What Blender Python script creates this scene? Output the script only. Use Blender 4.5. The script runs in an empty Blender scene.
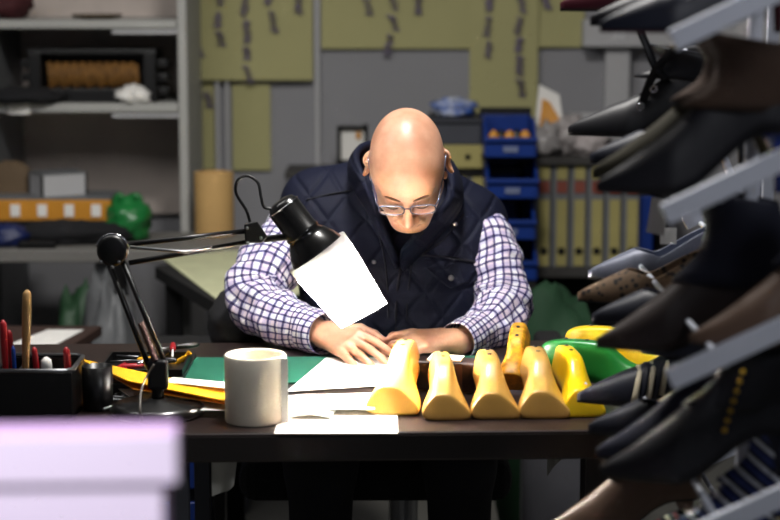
import bpy, math, random
import numpy as np
from mathutils import Vector, Matrix, noise
from mathutils.bvhtree import BVHTree
V = Vector
random.seed(7)
S = bpy.context.scene
COL = S.collection
PI = math.pi
# ------------------------------------------------------------ camera
FPX = 85 / 36 * 780
PITCH = math.atan(284 / FPX)
CAM = V((0, 0, 1.48))
cd = bpy.data.cameras.new('camera'); cam = bpy.data.objects.new('camera', cd); COL.objects.link(cam)
cam.location = CAM; cam.rotation_euler = (PI / 2 - PITCH, 0, 0)
cd.lens = 85; cd.sensor_width = 36; cd.clip_start = .05
cd.dof.use_dof = True; cd.dof.focus_distance = 3.34; cd.dof.aperture_fstop = 2.9
S.camera = cam
FW = V((0, math.cos(PITCH), -math.sin(PITCH))); UP = V((0, math.sin(PITCH), math.cos(PITCH)))
def ray(px, py):
    return FW + V((1, 0, 0)) * ((px - 390) / FPX) + UP * ((260 - py) / FPX)
def P(px, py, Y):                 # the point of the place seen at a pixel, at distance Y into the room
    d = ray(px, py); return CAM + d * (Y / d.y)
def PT(px, py, z):                # the same on a level plane
    d = ray(px, py); return CAM + d * ((z - CAM.z) / d.z)
# ------------------------------------------------------------ materials
def lin(c):
    return tuple(((x / 255) / 12.92 if x / 255 <= .04045 else ((x / 255 + .055) / 1.055) ** 2.4) for x in c) + (1,)
def mat(name, rgb, rough=.6, metal=0, var=.12, scale=12, bump=0, sss=0, coat=0, rgb2=None, spec=.5, trans=0, sheen=0):
    m = bpy.data.materials.new(name); m.use_nodes = True
    nt = m.node_tree; N = nt.nodes; L = nt.links; b = N['Principled BSDF']
    c = lin(rgb); c2 = lin(rgb2) if rgb2 else tuple(x * (1 - var) for x in c[:3]) + (1,)
    tc = N.new('ShaderNodeTexCoord'); no = N.new('ShaderNodeTexNoise'); no.inputs['Scale'].default_value = scale
    no.inputs['Detail'].default_value = 4
    L.new(tc.outputs['Object'], no.inputs['Vector'])
    mr = N.new('ShaderNodeMapRange'); mr.inputs[1].default_value = .35; mr.inputs[2].default_value = .65
    L.new(no.outputs['Fac'], mr.inputs[0])
    mx = N.new('ShaderNodeMix'); mx.data_type = 'RGBA'; L.new(mr.outputs[0], mx.inputs[0])
    mx.inputs[6].default_value = c; mx.inputs[7].default_value = c2
    L.new(mx.outputs[2], b.inputs['Base Color'])
    b.inputs['Roughness'].default_value = rough; b.inputs['Metallic'].default_value = metal
    b.inputs['Specular IOR Level'].default_value = spec
    b.inputs['Coat Weight'].default_value = coat; b.inputs['Coat Roughness'].default_value = .15
    if sheen: b.inputs['Sheen Weight'].default_value = sheen
    if sss:
        b.inputs['Subsurface Weight'].default_value = sss; b.inputs['Subsurface Radius'].default_value = (1, .45, .2)
        b.inputs['Subsurface Scale'].default_value = .012
    if trans: b.inputs['Transmission Weight'].default_value = trans
    if bump:
        bp = N.new('ShaderNodeBump'); bp.inputs['Strength'].default_value = bump; bp.inputs['Distance'].default_value = .004
        n2 = N.new('ShaderNodeTexNoise'); n2.inputs['Scale'].default_value = scale * 5; L.new(tc.outputs['Object'], n2.inputs['Vector'])
        L.new(n2.outputs['Fac'], bp.inputs['Height']); L.new(bp.outputs['Normal'], b.inputs['Normal'])
    return m
def translucent(name, rgb, fac, rough=.8):
    m = bpy.data.materials.new(name); m.use_nodes = True; nt = m.node_tree; N = nt.nodes; L = nt.links
    b = N['Principled BSDF']; b.inputs['Roughness'].default_value = rough
    no = N.new('ShaderNodeTexNoise'); no.inputs['Scale'].default_value = 25
    mx = N.new('ShaderNodeMix'); mx.data_type = 'RGBA'; L.new(no.outputs['Fac'], mx.inputs[0])
    mx.inputs[6].default_value = lin(rgb); mx.inputs[7].default_value = tuple(x * .94 for x in lin(rgb)[:3]) + (1,)
    L.new(mx.outputs[2], b.inputs['Base Color'])
    t = N.new('ShaderNodeBsdfTranslucent'); L.new(mx.outputs[2], t.inputs['Color'])
    ms = N.new('ShaderNodeMixShader'); ms.inputs[0].default_value = fac
    L.new(b.outputs[0], ms.inputs[1]); L.new(t.outputs[0], ms.inputs[2]); L.new(ms.outputs[0], N['Material Output'].inputs[0])
    return m
def emis(name, rgb, s):
    m = bpy.data.materials.new(name); m.use_nodes = True; b = m.node_tree.nodes['Principled BSDF']
    b.inputs['Emission Color'].default_value = lin(rgb); b.inputs['Emission Strength'].default_value = s; return m
def plaid():
    m = bpy.data.materials.new('plaid_cotton'); m.use_nodes = True; nt = m.node_tree; N = nt.nodes; L = nt.links
    b = N['Principled BSDF']; b.inputs['Roughness'].default_value = .85; b.inputs['Specular IOR Level'].default_value = .2
    uv = N.new('ShaderNodeUVMap'); sp = N.new('ShaderNodeSeparateXYZ'); L.new(uv.outputs[0], sp.inputs[0])
    def M(op, a, bb=None, c=None):
        n = N.new('ShaderNodeMath'); n.operation = op
        for i, x in enumerate((a, bb, c)):
            if x is None: continue
            if isinstance(x, (int, float)): n.inputs[i].default_value = x
            else: L.new(x, n.inputs[i])
        return n.outputs[0]
    def band(ax, off, w, pitch=.0172):
        f = M('FRACT', M('ADD', M('DIVIDE', sp.outputs[ax], pitch), off))
        return M('LESS_THAN', M('ABSOLUTE', M('SUBTRACT', f, .5)), w)
    col = None
    def mixc(fac, amt, rgb, prev):
        x = N.new('ShaderNodeMix'); x.data_type = 'RGBA'; x.blend_type = 'MULTIPLY'
        L.new(M('MULTIPLY', fac, amt), x.inputs[0])
        if isinstance(prev, tuple): x.inputs[6].default_value = prev
        else: L.new(prev, x.inputs[6])
        x.inputs[7].default_value = lin(rgb); return x.outputs[2]
    c = mixc(band(0, 0, .25, .0344), .38, (205, 160, 190), lin((240, 239, 246)))
    c = mixc(band(1, .3, .25, .0344), .38, (170, 165, 225), c)
    c = mixc(band(0, .0, .15), .88, (62, 52, 122), c)
    c = mixc(band(1, .0, .15), .88, (50, 48, 118), c)
    L.new(c, b.inputs['Base Color']); return m
def leopard():
    m = mat('leopard_hair', (120, 95, 65), .8); nt = m.node_tree; N = nt.nodes; L = nt.links
    v = N.new('ShaderNodeTexVoronoi'); v.inputs['Scale'].default_value = 90; tc = N.new('ShaderNodeTexCoord'); L.new(tc.outputs['Object'], v.inputs['Vector'])
    r = N.new('ShaderNodeValToRGB'); e = r.color_ramp.elements
    e[0].position = .32; e[0].color = lin((26, 19, 14)); e[1].position = .42; e[1].color = lin((104, 82, 60))
    L.new(v.outputs['Distance'], r.inputs[0]); L.new(r.outputs[0], N['Principled BSDF'].inputs['Base Color']); return m
def stripes(name, cols, scale, rot=(0, 0, .6), rough=.6):
    m = mat(name, cols[0], rough); nt = m.node_tree; N = nt.nodes; L = nt.links
    tc = N.new('ShaderNodeTexCoord'); mp = N.new('ShaderNodeMapping'); mp.inputs['Rotation'].default_value = rot; L.new(tc.outputs['Object'], mp.inputs[0])
    w = N.new('ShaderNodeTexWave'); w.wave_profile = 'SAW'; w.inputs['Scale'].default_value = scale; L.new(mp.outputs[0], w.inputs[0])
    r = N.new('ShaderNodeValToRGB'); r.color_ramp.interpolation = 'CONSTANT'; e = r.color_ramp.elements
    for i, c in enumerate(cols):
        if i > 1: e.new(i / len(cols))
        e[i].position = i / len(cols); e[i].color = lin(c)
    L.new(w.outputs[0], r.inputs[0]); L.new(r.outputs[0], N['Principled BSDF'].inputs['Base Color']); return m
def quilt():
    m = mat('navy_quilted_nylon', (17, 21, 42), .72, var=.2, scale=6, bump=.25, spec=.22); nt = m.node_tree; N = nt.nodes; L = nt.links
    tc = N.new('ShaderNodeTexCoord'); outs = []
    for a in (.7, -.7):
        mp = N.new('ShaderNodeMapping'); mp.inputs['Rotation'].default_value = (0, a, 0); L.new(tc.outputs['Object'], mp.inputs[0])
        w = N.new('ShaderNodeTexWave'); w.inputs['Scale'].default_value = 5.2; w.inputs['Distortion'].default_value = .6; w.inputs['Detail Scale'].default_value = 3
        L.new(mp.outputs[0], w.inputs[0])
        p = N.new('ShaderNodeMath'); p.operation = 'POWER'; L.new(w.outputs['Fac'], p.inputs[0]); p.inputs[1].default_value = 14; outs.append(p.outputs[0])
    ad = N.new('ShaderNodeMath'); ad.operation = 'MAXIMUM'; L.new(outs[0], ad.inputs[0]); L.new(outs[1], ad.inputs[1])
    bp = N.new('ShaderNodeBump'); bp.invert = True; bp.inputs['Strength'].default_value = .55; bp.inputs['Distance'].default_value = .006
    L.new(ad.outputs[0], bp.inputs['Height'])
    old = N['Principled BSDF'].inputs['Normal'].links[0].from_node
    L.new(bp.outputs[0], old.inputs['Normal']); return m
# ------------------------------------------------------------ mesh building
class MB:
    def __init__(s): s.v = []; s.f = []; s.uv = None
    def add(s, vs, fs, M=None):
        o = len(s.v); s.v += [tuple(M @ V(p)) if M else tuple(p) for p in vs]; s.f += [tuple(i + o for i in f) for f in fs]; return s
    def box(s, c, d, M=None):
        x, y, z = c; a, b, e = d[0] / 2, d[1] / 2, d[2] / 2
        vs = [(x + i * a, y + j * b, z + k * e) for i in (-1, 1) for j in (-1, 1) for k in (-1, 1)]
        return s.add(vs, [(0, 1, 3, 2), (4, 6, 7, 5), (0, 4, 5, 1), (2, 3, 7, 6), (0, 2, 6, 4), (1, 5, 7, 3)], M)
    def loft(s, rings, closed=True, caps=True, M=None):
        n = len(rings[0]); vs = [p for r in rings for p in r]; fs = []
        for i in range(len(rings) - 1):
            for j in range(n if closed else n - 1):
                k = (j + 1) % n; fs.append((i * n + j, i * n + k, (i + 1) * n + k, (i + 1) * n + j))
        if caps and closed: fs += [tuple(range(n))[::-1], tuple(range((len(rings) - 1) * n, len(rings) * n))]
        return s.add(vs, fs, M)
    def tube(s, pts, r, n=10, M=None, flat=1, caps=True):
        pts = [V(p) for p in pts]; rr = r if isinstance(r, (list, tuple)) else [r] * len(pts)
        t0 = (pts[1] - pts[0]).normalized(); u = t0.orthogonal().normalized(); rings = []
        for i, p in enumerate(pts):
            t = (pts[min(i + 1, len(pts) - 1)] - pts[max(i - 1, 0)]).normalized()
            u = (u - t * u.dot(t)).normalized(); w = t.cross(u)
            rings.append([p + (u * math.cos(2 * PI * k / n) + w * math.sin(2 * PI * k / n) * flat) * rr[i] for k in range(n)])
        return s.loft(rings, True, caps, M)
    def lathe(s, prof, n=32, M=None, caps=True):
        return s.loft([[(r * math.cos(2 * PI * k / n), r * math.sin(2 * PI * k / n), z) for k in range(n)] for r, z in prof], True, caps, M)
    def ell(s, c, r, n=20, M=None):
        return s.lathe([(max(1e-4, math.sin(PI * i / 12)) , -math.cos(PI * i / 12)) for i in range(13)], n, (M or Matrix()) @ Matrix.Translation(V(c)) @ Matrix.Diagonal((*r, 1)))
    def grid(s, fn, nu, nv):
        vs = [fn(i / nu, j / nv) for i in range(nu + 1) for j in range(nv + 1)]
        return s.add(vs, [(i * (nv + 1) + j, (i + 1) * (nv + 1) + j, (i + 1) * (nv + 1) + j + 1, i * (nv + 1) + j + 1) for i in range(nu) for j in range(nv)])
    def build(s, name, m, parent=None, smooth=False, bevel=0, sub=0, solid=0, base=None, off=0, local=False):
        """verts are in room coordinates unless local; origin moved to base (or the parent's place)"""
        me = bpy.data.meshes.new(name); b = V((0, 0, 0))
        if not local:
            if parent is not None: b = parent.matrix_basis.translation if parent.parent is None else parent.matrix_basis.translation + parent.parent.matrix_basis.translation
            elif base is not None: b = V(base)
            else:
                a = np.array(s.v); b = V(((a[:, 0].min() + a[:, 0].max()) / 2, (a[:, 1].min() + a[:, 1].max()) / 2, a[:, 2].min()))
        me.from_pydata([tuple(V(p) - b) for p in s.v], [], s.f)
        if s.uv is not None:
            ul = me.uv_layers.new(name='UVMap'); lv = [l.vertex_index for l in me.loops]
            ul.data.foreach_set('uv', [c for i in lv for c in s.uv[i]])
        me.materials.append(m); o = bpy.data.objects.new(name, me); COL.objects.link(o)
        if parent is not None: o.parent = parent
        elif not local: o.location = b
        import bmesh
        bm = bmesh.new(); bm.from_mesh(me); bmesh.ops.recalc_face_normals(bm, faces=bm.faces); bm.to_mesh(me); bm.free()
        if smooth: me.shade_smooth()
        if solid: q = o.modifiers.new('s', 'SOLIDIFY'); q.thickness = solid; q.offset = off
        if bevel:
            q = o.modifiers.new('b', 'BEVEL'); q.width = bevel; q.segments = 3; q.limit_method = 'ANGLE'; q.angle_limit = .6
        if sub: q = o.modifiers.new('u', 'SUBSURF'); q.levels = sub; q.render_levels = sub
        return o
def tag(o, label=None, cat=None, group=None, kind=None):
    if label: o['label'] = label
    if cat: o['category'] = cat
    if group: o['group'] = group
    if kind: o['kind'] = kind
    return o
def thing(name, loc, label, cat, group=None, rz=0):
    o = bpy.data.objects.new(name, None); o.empty_display_size = .05; COL.objects.link(o)
    o.location = loc; o.rotation_euler = (0, 0, rz); return tag(o, label, cat, group)
def copy_tree(o, parent=None):
    c = o.copy(); COL.objects.link(c); c.parent = parent
    for ch in [x for x in bpy.data.objects if x.parent == o]: copy_tree(ch, c)
    return c
def crom(pts, n=10):
    pts = [V(p) for p in pts]; q = [pts[0] * 2 - pts[1]] + pts + [pts[-1] * 2 - pts[-2]]; out = []
    for i in range(1, len(q) - 2):
        for k in range(n):
            t = k / n; a, b, c, d = q[i - 1:i + 3]
            out.append(.5 * ((2 * b) + (c - a) * t + (2 * a - 5 * b + 4 * c - d) * t * t + (3 * b - a - 3 * c + d) * t ** 3))
    return out + [pts[-1]]
def lerp(xs, ys, x): return float(np.interp(x, xs, ys))
def align(d, up=(0, 0, 1), loc=(0, 0, 0)):   # matrix whose Z axis runs along d
    z = V(d).normalized(); x = V(up).cross(z)
    if x.length < 1e-4: x = V((1, 0, 0))
    x.normalize(); y = z.cross(x); m = Matrix((x, y, z)).transposed().to_4x4(); m.translation = V(loc); return m
# ------------------------------------------------------------ smooth solids on a grid
class Field:
    def __init__(s, lo, hi, h):
        s.lo = np.array(lo, float); s.h = h; s.n = (np.ceil((np.array(hi) - s.lo) / h)).astype(int) + 1
        s.a = np.full(s.n, .05, np.float32)
    def _reg(s, lo, hi, pad):
        i0 = np.clip(np.floor((np.array(lo) - pad - s.lo) / s.h).astype(int), 0, s.n - 1); i1 = np.clip(np.ceil((np.array(hi) + pad - s.lo) / s.h).astype(int) + 1, 1, s.n)
        ax = [s.lo[k] + s.h * np.arange(i0[k], i1[k]) for k in range(3)]
        return tuple(slice(i0[k], i1[k]) for k in range(3)), ax[0][:, None, None], ax[1][None, :, None], ax[2][None, None, :]
    def _mix(s, sl, d, k, sub):
        a = s.a[sl]
        if a.size == 0: return
        d = d.astype(np.float32)
        if sub:
            h = np.maximum(k - np.abs(a + d), 0) / k; s.a[sl] = np.maximum(a, -d) + h * h * k / 4
        else:
            h = np.maximum(k - np.abs(a - d), 0) / k; s.a[sl] = np.minimum(a, d) - h * h * k / 4
    def cap(s, p, q, ra, rb, k=.01, sub=False):
        p = np.array(p, float); q = np.array(q, float); R = max(ra, rb)
        sl, X, Y, Z = s._reg(np.minimum(p, q), np.maximum(p, q), R + k + .012); d = q - p; L2 = max(d.dot(d), 1e-9)
        t = np.clip(((X - p[0]) * d[0] + (Y - p[1]) * d[1] + (Z - p[2]) * d[2]) / L2, 0, 1)
        D = np.sqrt((X - p[0] - t * d[0]) ** 2 + (Y - p[1] - t * d[1]) ** 2 + (Z - p[2] - t * d[2]) ** 2) - (ra + (rb - ra) * t); s._mix(sl, D, k, sub)
    def ell(s, c, r, R=None, k=.01, sub=False):
        c = np.array(c, float); r = np.array(r, float); m = r.max(); sl, X, Y, Z = s._reg(c, c, m + k + .012)
        R = np.array(R.to_3x3() if R else Matrix.Identity(3)); x, y, z = X - c[0], Y - c[1], Z - c[2]
        l = [R[0, i] * x + R[1, i] * y + R[2, i] * z for i in range(3)]
        k0 = np.sqrt(sum((l[i] / r[i]) ** 2 for i in range(3))); k1 = np.sqrt(sum((l[i] / r[i] ** 2) ** 2 for i in range(3)))
        s._mix(sl, k0 * (k0 - 1) / np.maximum(k1, 1e-6), k, sub)
    def mesh(s):
        a = s.a; ins = a < 0; n = a.shape
        c = np.zeros((n[0] - 1, n[1] - 1, n[2] - 1), np.int8)
        for i in (0, 1):
            for j in (0, 1):
                for k in (0, 1): c += ins[i:n[0] - 1 + i, j:n[1] - 1 + j, k:n[2] - 1 + k]
        I = np.argwhere((c > 0) & (c < 8)); idx = np.full(c.shape, -1, np.int32); idx[tuple(I.T)] = np.arange(len(I))
        acc = np.zeros((len(I), 3)); cnt = np.zeros(len(I))
        cor = [(i, j, k) for i in (0, 1) for j in (0, 1) for k in (0, 1)]
        for p in cor:
            for ax in range(3):
                if p[ax]: continue
                q = list(p); q[ax] = 1
                va = a[tuple((I + p).T)]; vb = a[tuple((I + q).T)]; m = (va < 0) != (vb < 0)
                t = np.where(m, va / np.where(m, va - vb, 1), 0); pt = np.tile(np.array(p, float), (len(I), 1)); pt[:, ax] += t
                acc[m] += pt[m]; cnt[m] += 1
        vs = s.lo + (I + acc / cnt[:, None]) * s.h; quads = []
        for ax in range(3):
            o1, o2 = (ax + 1) % 3, (ax + 2) % 3
            A = [slice(None)] * 3; B = [slice(None)] * 3; A[ax] = slice(0, -1); B[ax] = slice(1, None)
            ch = ins[tuple(A)] != ins[tuple(B)]; E = np.argwhere(ch)
            E = E[(E[:, o1] > 0) & (E[:, o2] > 0) & (E[:, o1] < c.shape[o1]) & (E[:, o2] < c.shape[o2])]
            u = np.zeros(3, int); u[o1] = 1; w = np.zeros(3, int); w[o2] = 1
            Q = np.stack([idx[tuple((E - u - w).T)], idx[tuple((E - w).T)], idx[tuple(E.T)], idx[tuple((E - u).T)]], 1)
            fl = ~ins[tuple(E.T)]; Q[fl] = Q[fl][:, ::-1]; quads.append(Q)
        b = MB(); b.v = [tuple(p) for p in vs]; b.f = [tuple(int(i) for i in q) for q in np.concatenate(quads)]; return b
# ------------------------------------------------------------ palette
M_wall = mat('painted_wall', (146, 146, 150), .9, var=.06, scale=3)
M_wallw = mat('white_painted_trim', (182, 182, 184), .7, var=.04)
M_floor = mat('grey_floor', (104, 103, 98), .55, var=.15, scale=5, bump=.1)
M_ceil = mat('ceiling_paint', (190, 190, 188), .9)
M_shelf = mat('white_shelf_board', (172, 172, 168), .6, var=.05)
M_yel = mat('pale_yellow_paper', (172, 168, 120), .9, var=.06, scale=4)
M_ink = mat('violet_ink', (134, 124, 146), .8)
M_black = mat('black_plastic', (16, 16, 17), .35, var=.3)
M_blackm = mat('black_matte', (14, 14, 16), .8, var=.3)
M_chrome = mat('chrome', (200, 200, 205), .15, 1)
M_steel = mat('brushed_steel', (150, 152, 155), .35, 1)
M_white = mat('white_paper', (235, 233, 228), .85, var=.03)
M_wood = mat('dark_laminate', (44, 33, 31), .32, var=.3, scale=9, spec=.5)
M_edge = mat('dark_edge_band', (30, 23, 23), .4, var=.3)
M_gray = mat('grey_metal', (120, 122, 124), .5, .3)
M_dkgray = mat('dark_grey_card', (62, 64, 72), .7)
M_blue = mat('blue_plastic', (14, 50, 128), .4, var=.15)
M_binder = mat('yellow_grey_binder_paper', (168, 158, 98), .7, var=.1)
M_label = mat('label_red', (136, 72, 58), .8)
M_kraft = mat('kraft_paper', (196, 158, 100), .8, var=.06)
M_green = mat('green_bag_plastic', (30, 120, 58), .3, var=.3)
M_orange = mat('orange_plastic', (205, 140, 40), .5, var=.1)
M_desk = mat('grey_desk_top', (120, 118, 114), .6)
M_dark = mat('dark_cloth', (20, 20, 24), .9, var=.3)
M_dred = mat('dark_red_cloth', (74, 22, 28), .8, var=.3)
M_navy = mat('navy_plastic', (20, 34, 84), .5)
def st(o): o['kind'] = 'structure'; return o
# ------------------------------------------------------------ the room
WY = 5.72
st(MB().box((0, 2.3, -.05), (5.2, 7.2, .1)).build('floor', M_floor))
st(MB().box((0, WY + .05, 1.35), (5.2, .1, 2.7)).build('wall_back', M_wall))
st(MB().box((-2.65, 2.3, 1.35), (.1, 7.2, 2.7)).build('wall_left', M_wall))
st(MB().box((2.65, 2.3, 1.35), (.1, 7.2, 2.7)).build('wall_right', M_wall))
st(MB().box((0, 2.3, 2.75), (5.2, 7.2, .1)).build('ceiling', M_ceil))
def zat(py, Y): return P(390, py, Y).z
def xat(px, Y): return P(px, 260, Y).x
def rect(mb, x0, y0, x1, y1, Y, t):      # a board facing the room: pixel extents, its distance, its thickness
    a = P(x0, y0, Y); b = P(x1, y1, Y)
    return mb.box(((a.x + b.x) / 2, Y + t / 2, (a.z + b.z) / 2), (b.x - a.x, t, a.z - b.z))
st(rect(MB(), 314, -60, 321, 330, WY - .025, .025).build('trim_1', M_wallw, bevel=.003))
st(rect(MB(), 606, 47, 625, 330, WY - .05, .05).build('trim_2', M_wallw, bevel=.004))
st(rect(MB(), 584, 20, 900, 47, WY - .09, .09).build('trim_3', M_wallw, bevel=.004))
b = MB(); rect(b, 214.5, 60, 221.5, 250, WY - .03, .03); st(b.build('trim_4', M_wallw, bevel=.003))
b = MB(); rect(b, 224.5, 60, 231, 250, WY - .03, .03); st(b.build('trim_5', M_wallw, bevel=.003))
# sheets of handwritten yellow paper
def scribble(mb, cx, cz, w, h, Y, cols):
    for (px0, py0, py1) in cols:
        y = py0
        while y < py1:
            n = random.randint(5, 9); pts = []
            hh = random.uniform(14, 24); sl = random.uniform(-3, 3)
            for k in range(n * 2):
                pts.append(P(px0 + (4.2 if k % 2 else -4.2) * random.uniform(.5, 1.1) + sl * k / n, y + hh * k / (2 * n), Y))
            mb.tube(pts, .0036, 5)
            y += hh + random.uniform(2, 6)
def sheet(x0, y0, x1, y1, Y, label, cols, curl=.01):
    a = P(x0, y0, Y); c = P(x1, y1, Y)
    b = MB(); b.grid(lambda u, v: (a.x + (c.x - a.x) * u, Y - curl * (v ** 3) * (1 - .4 * u) , a.z + (c.z - a.z) * v), 8, 10)
    o = tag(b.build('paper_sheet', M_yel, solid=.0015), label, 'paper', 'yellow sheets pinned to the wall')
    if cols:
        for c_ in cols: w = MB(); scribble(w, 0, 0, 0, 0, Y - curl - .002, [c_]); w.build('handwriting', M_ink, o)
    return o
Yw = WY - .035
sheet(184, -30, 313, 80, Yw, 'large yellow paper sheet with violet handwriting, hanging left of the pale wall trim', [(195, -30, 72), (219, -30, 50), (246, -30, 74), (271, -30, 14), (297, -30, 4)])
sheet(321, -30, 471, 48.5, WY - .012, 'wide yellow paper sheet straight above the bald man, handwriting along its top', [(365, -30, 4), (391, -30, 42), (418, -30, 20)])
sheet(470, -30, 537, 121, WY - .03, 'long yellow paper strip hanging down to the blue bins', [(489, -30, 42), (520, -30, 86)])
sheet(537, -30, 584, 47, WY - .012, 'narrow yellow paper sheet next to the white wall duct', [(543, -30, 6)])
sheet(197, 82, 215, 169, WY - .012, 'thin yellow paper strip left of the paired white wall rails', [(207, 92, 100)], .004)
sheet(232, 84, 271, 170, WY - .012, 'plain small yellow paper right of the paired white wall rails', [], .004)
# left shelving
YB = 5.3
bk = thing('bookcase', (xat(95, YB), 5.5, 0), 'open pale bookcase with deep shelves against the back wall at far left', 'bookcase')
b = MB(); x = xat(186.5, YB); b.box((x, 5.49, 1.2), (.026, .42, 2.4)); b.build('side_panel', M_shelf, bk, bevel=.003)
b = MB(); x0 = xat(0, YB) - .01; b.box((x0, 5.49, 1.2), (.03, .42, 2.4)); b.build('side_panel', M_gray, bk, bevel=.003)
for py, t in ((20, .024), (103, .026)):
    z = zat(py, YB); b = MB(); b.box(((x0 + x) / 2, 5.49, z - t / 2), (x - x0 - .03, .42, t)); b.build('shelf_board', M_shelf, bk, bevel=.004)
    b = MB(); a = P(112, py + 5, YB - .01); e = P(181, py + 8, YB - .01)
    b.box(((a.x + e.x) / 2, YB + .02, z - t - .008), (e.x - a.x, .06, .014)); b.build('bracket', M_wallw, bk)
MB().box(((x0 + x) / 2, 5.69, 1.55), (x - x0 - .03, .012, 1.6)).build('back_panel', mat('brightening_board', (200, 188, 180), .8), bk)  # pale panel added to lift the brightness inside the shelves
zs = {20: zat(20, YB) , 103: zat(103, YB)}
def lump(name, c, r, m, label=None, cat=None, group=None, amp=.25, fr=3, seed=0, parent=None):
    b = MB(); c = V(c); n = 24; rings = []
    for i in range(17):
        t = PI * i / 16; ring = []
        for k in range(n):
            d = V((math.sin(t) * math.cos(2 * PI * k / n), math.sin(t) * math.sin(2 * PI * k / n), -math.cos(t)))
            q = 1 + amp * (noise.noise(d * fr + V((seed, seed * 2, 0))) + .5 * noise.noise(d * fr * 2.7 + V((0, seed, 5))))
            p = V((d.x * r[0], d.y * r[1], max(d.z, -.75) * r[2])) * q; p.z = max(p.z, -r[2] * .75)
            ring.append(c + p + V((0, 0, r[2] * .75)))
        rings.append(ring)
    b.loft(rings); o = b.build(name, m, parent, smooth=True)
    if label: tag(o, label, cat, group)
    return o
# top shelf
lump('folded_cloth', P(8, 20, 5.45) * V((1, 1, 0)) + V((0, 0, zs[20])) if False else V((xat(10, 5.45), 5.45, zs[20])), (.09, .1, .06), M_dred, 'dark red crumpled cloth on the top shelf at the far left', 'cloth', seed=1)
d = MB().lathe([(.03, 0), (.07, .006), (.075, .014), (.068, .014), (.03, .008)], 28, Matrix.Translation((xat(103, 5.42), 5.42, zs[20]))); tag(d.build('shallow_dish', mat('brown_ceramic', (84, 72, 52), .6), smooth=True), 'low brown dish on the top shelf of the bookcase', 'dish')
# second shelf: black rack with brown rolls
z = zs[103]; rx = xat(101, 5.4); rk = thing('tray_rack', (rx, 5.4, z), 'black slotted rack filled with brown goods on the second shelf', 'rack')
w = xat(165, 5.4) - xat(40, 5.4); b = MB(); h = .145
b.box((rx, 5.4, z + .02), (w, .16, .04)); b.box((rx, 5.4, z + h), (w, .16, .015)); b.box((rx, 5.475, z + h / 2), (w, .01, h)); b.build('frame', M_black, rk, bevel=.003)
for sx in (-1, 1):
    b = MB(); b.box((rx + sx * (w / 2 - .02), 5.4, z + h / 2), (.035, .165, h)); 
    for q in range(3): b.box((rx + sx * (w / 2 + .012), 5.4, z + .03 + q * .04), (.03, .08, .022))
    b.build('end_piece', M_black, rk, bevel=.003)
b = MB()
for q in range(22): b.tube([(rx - w / 2 + .06 + q * (w - .12) / 21, 5.36, z + .04 + .004 * (q % 3)), (rx - w / 2 + .055 + q * (w - .12) / 21, 5.36, z + .115 - .006 * (q % 2))], .0075, 8)
tag(b.build('row_of_brown_rolls', mat('brown_rolls', (128, 88, 34), .7, var=.4, scale=60), rk, smooth=True), kind='stuff')
lump('black_cloth', V((xat(28, 5.3), 5.30, z)), (.12, .08, .026), M_dark, 'black cloth lying flat at the left end of the second shelf', 'cloth', seed=4)
lump('crumpled_tissue', V((xat(136, 5.29), 5.30, z)), (.045, .035, .028), M_white, 'white crumpled tissue in front of the black rack', 'tissue', seed=5, amp=.5)
b = MB(); a = P(12, 100, 5.265); rect(b, 8, 100, 30, 114, 5.272, .002); tag(b.build('paper_tag', M_white), 'white paper tag hanging over the second shelf edge', 'tag')
# desk along the wall at left
DY0, DY1 = 4.92, 5.7; dz = .75
dk = thing('side_desk', (-.75, 5.3, 0), 'grey desk against the wall under the bookcase', 'desk')
MB().box((-.84, (DY0 + 5.27) / 2, dz - .018), (.9, 5.27 - DY0, .036)).build('desk_top', M_desk, dk, bevel=.004)
for x in (-1.15, -.78, -.42): MB().box((x, 5.1, (dz - .036) / 2), (.05, .28, dz - .036)).build('leg_panel', M_gray if x == -.78 else M_dkgray, dk, bevel=.003)
Yd = 5.15
def dpos(px, Y=Yd): return V((xat(px, Y), Y, dz))
b = MB(); p = dpos(58, 5.17); cr = thing('plastic_crate', p, 'orange plastic crate with white squares on the grey desk', 'crate')
b.box(p + V((0, 0, .085)), (.33, .16, .06)); b.build('body', M_orange, cr, bevel=.004)
for i in range(4):
    MB().box(p + V((-.1 + i * .075, -.083, .085)), (.026, .004, .034)).build('white_square', M_white, cr)
MB().box(p + V((0, 0, .0275)), (.31, .15, .055)).build('base', M_black, cr, bevel=.004)
MB().box(p + V((0, 0, .1185)), (.33, .16, .007)).build('rim', M_gray, cr)
p2 = p + V((.005, .0, .122)); bx = thing('carton', p2, 'pale grey carton with dark edges on top of the orange crate', 'box')
Mx = Matrix.Translation(p2) @ Matrix.Rotation(.55, 4, 'Z')
MB().box((0, 0, .03), (.13, .1, .06), Mx).build('body', M_wallw, bx)
for sx, sy in ((1, 1), (1, -1), (-1, 1), (-1, -1)): MB().box((sx * .065, sy * .05, .03), (.006, .006, .06), Mx).build('edge_strip', M_black, bx)
MB().box((0, 0, .062), (.134, .104, .005), Mx).build('lid', M_gray, bx)
lump('black_bag', dpos(70, 5.04), (.17, .06, .036), M_dark, 'black soft bag lying along the front of the orange crate', 'bag', seed=9)
g = dpos(129, 5.1); gb = lump('green_plastic_bag', g, (.062, .06, .07), M_green, 'green knotted plastic bag at the right end of the grey desk', 'bag', seed=12, amp=.35)
for sx in (-.03, .03): MB().tube(crom([g + V((sx, 0, .06)), g + V((sx * 1.2, 0, .11)), g + V((sx * .6, 0, .125)), g + V((sx * .1, 0, .08))], 6), .008, 8).build('bag_handle', M_green, gb, smooth=True)
lump('blue_pouch', dpos(8, 4.99), (.06, .05, .035), M_navy, 'dark blue pouch at the far left of the grey desk', 'pouch', seed=15)
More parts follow.
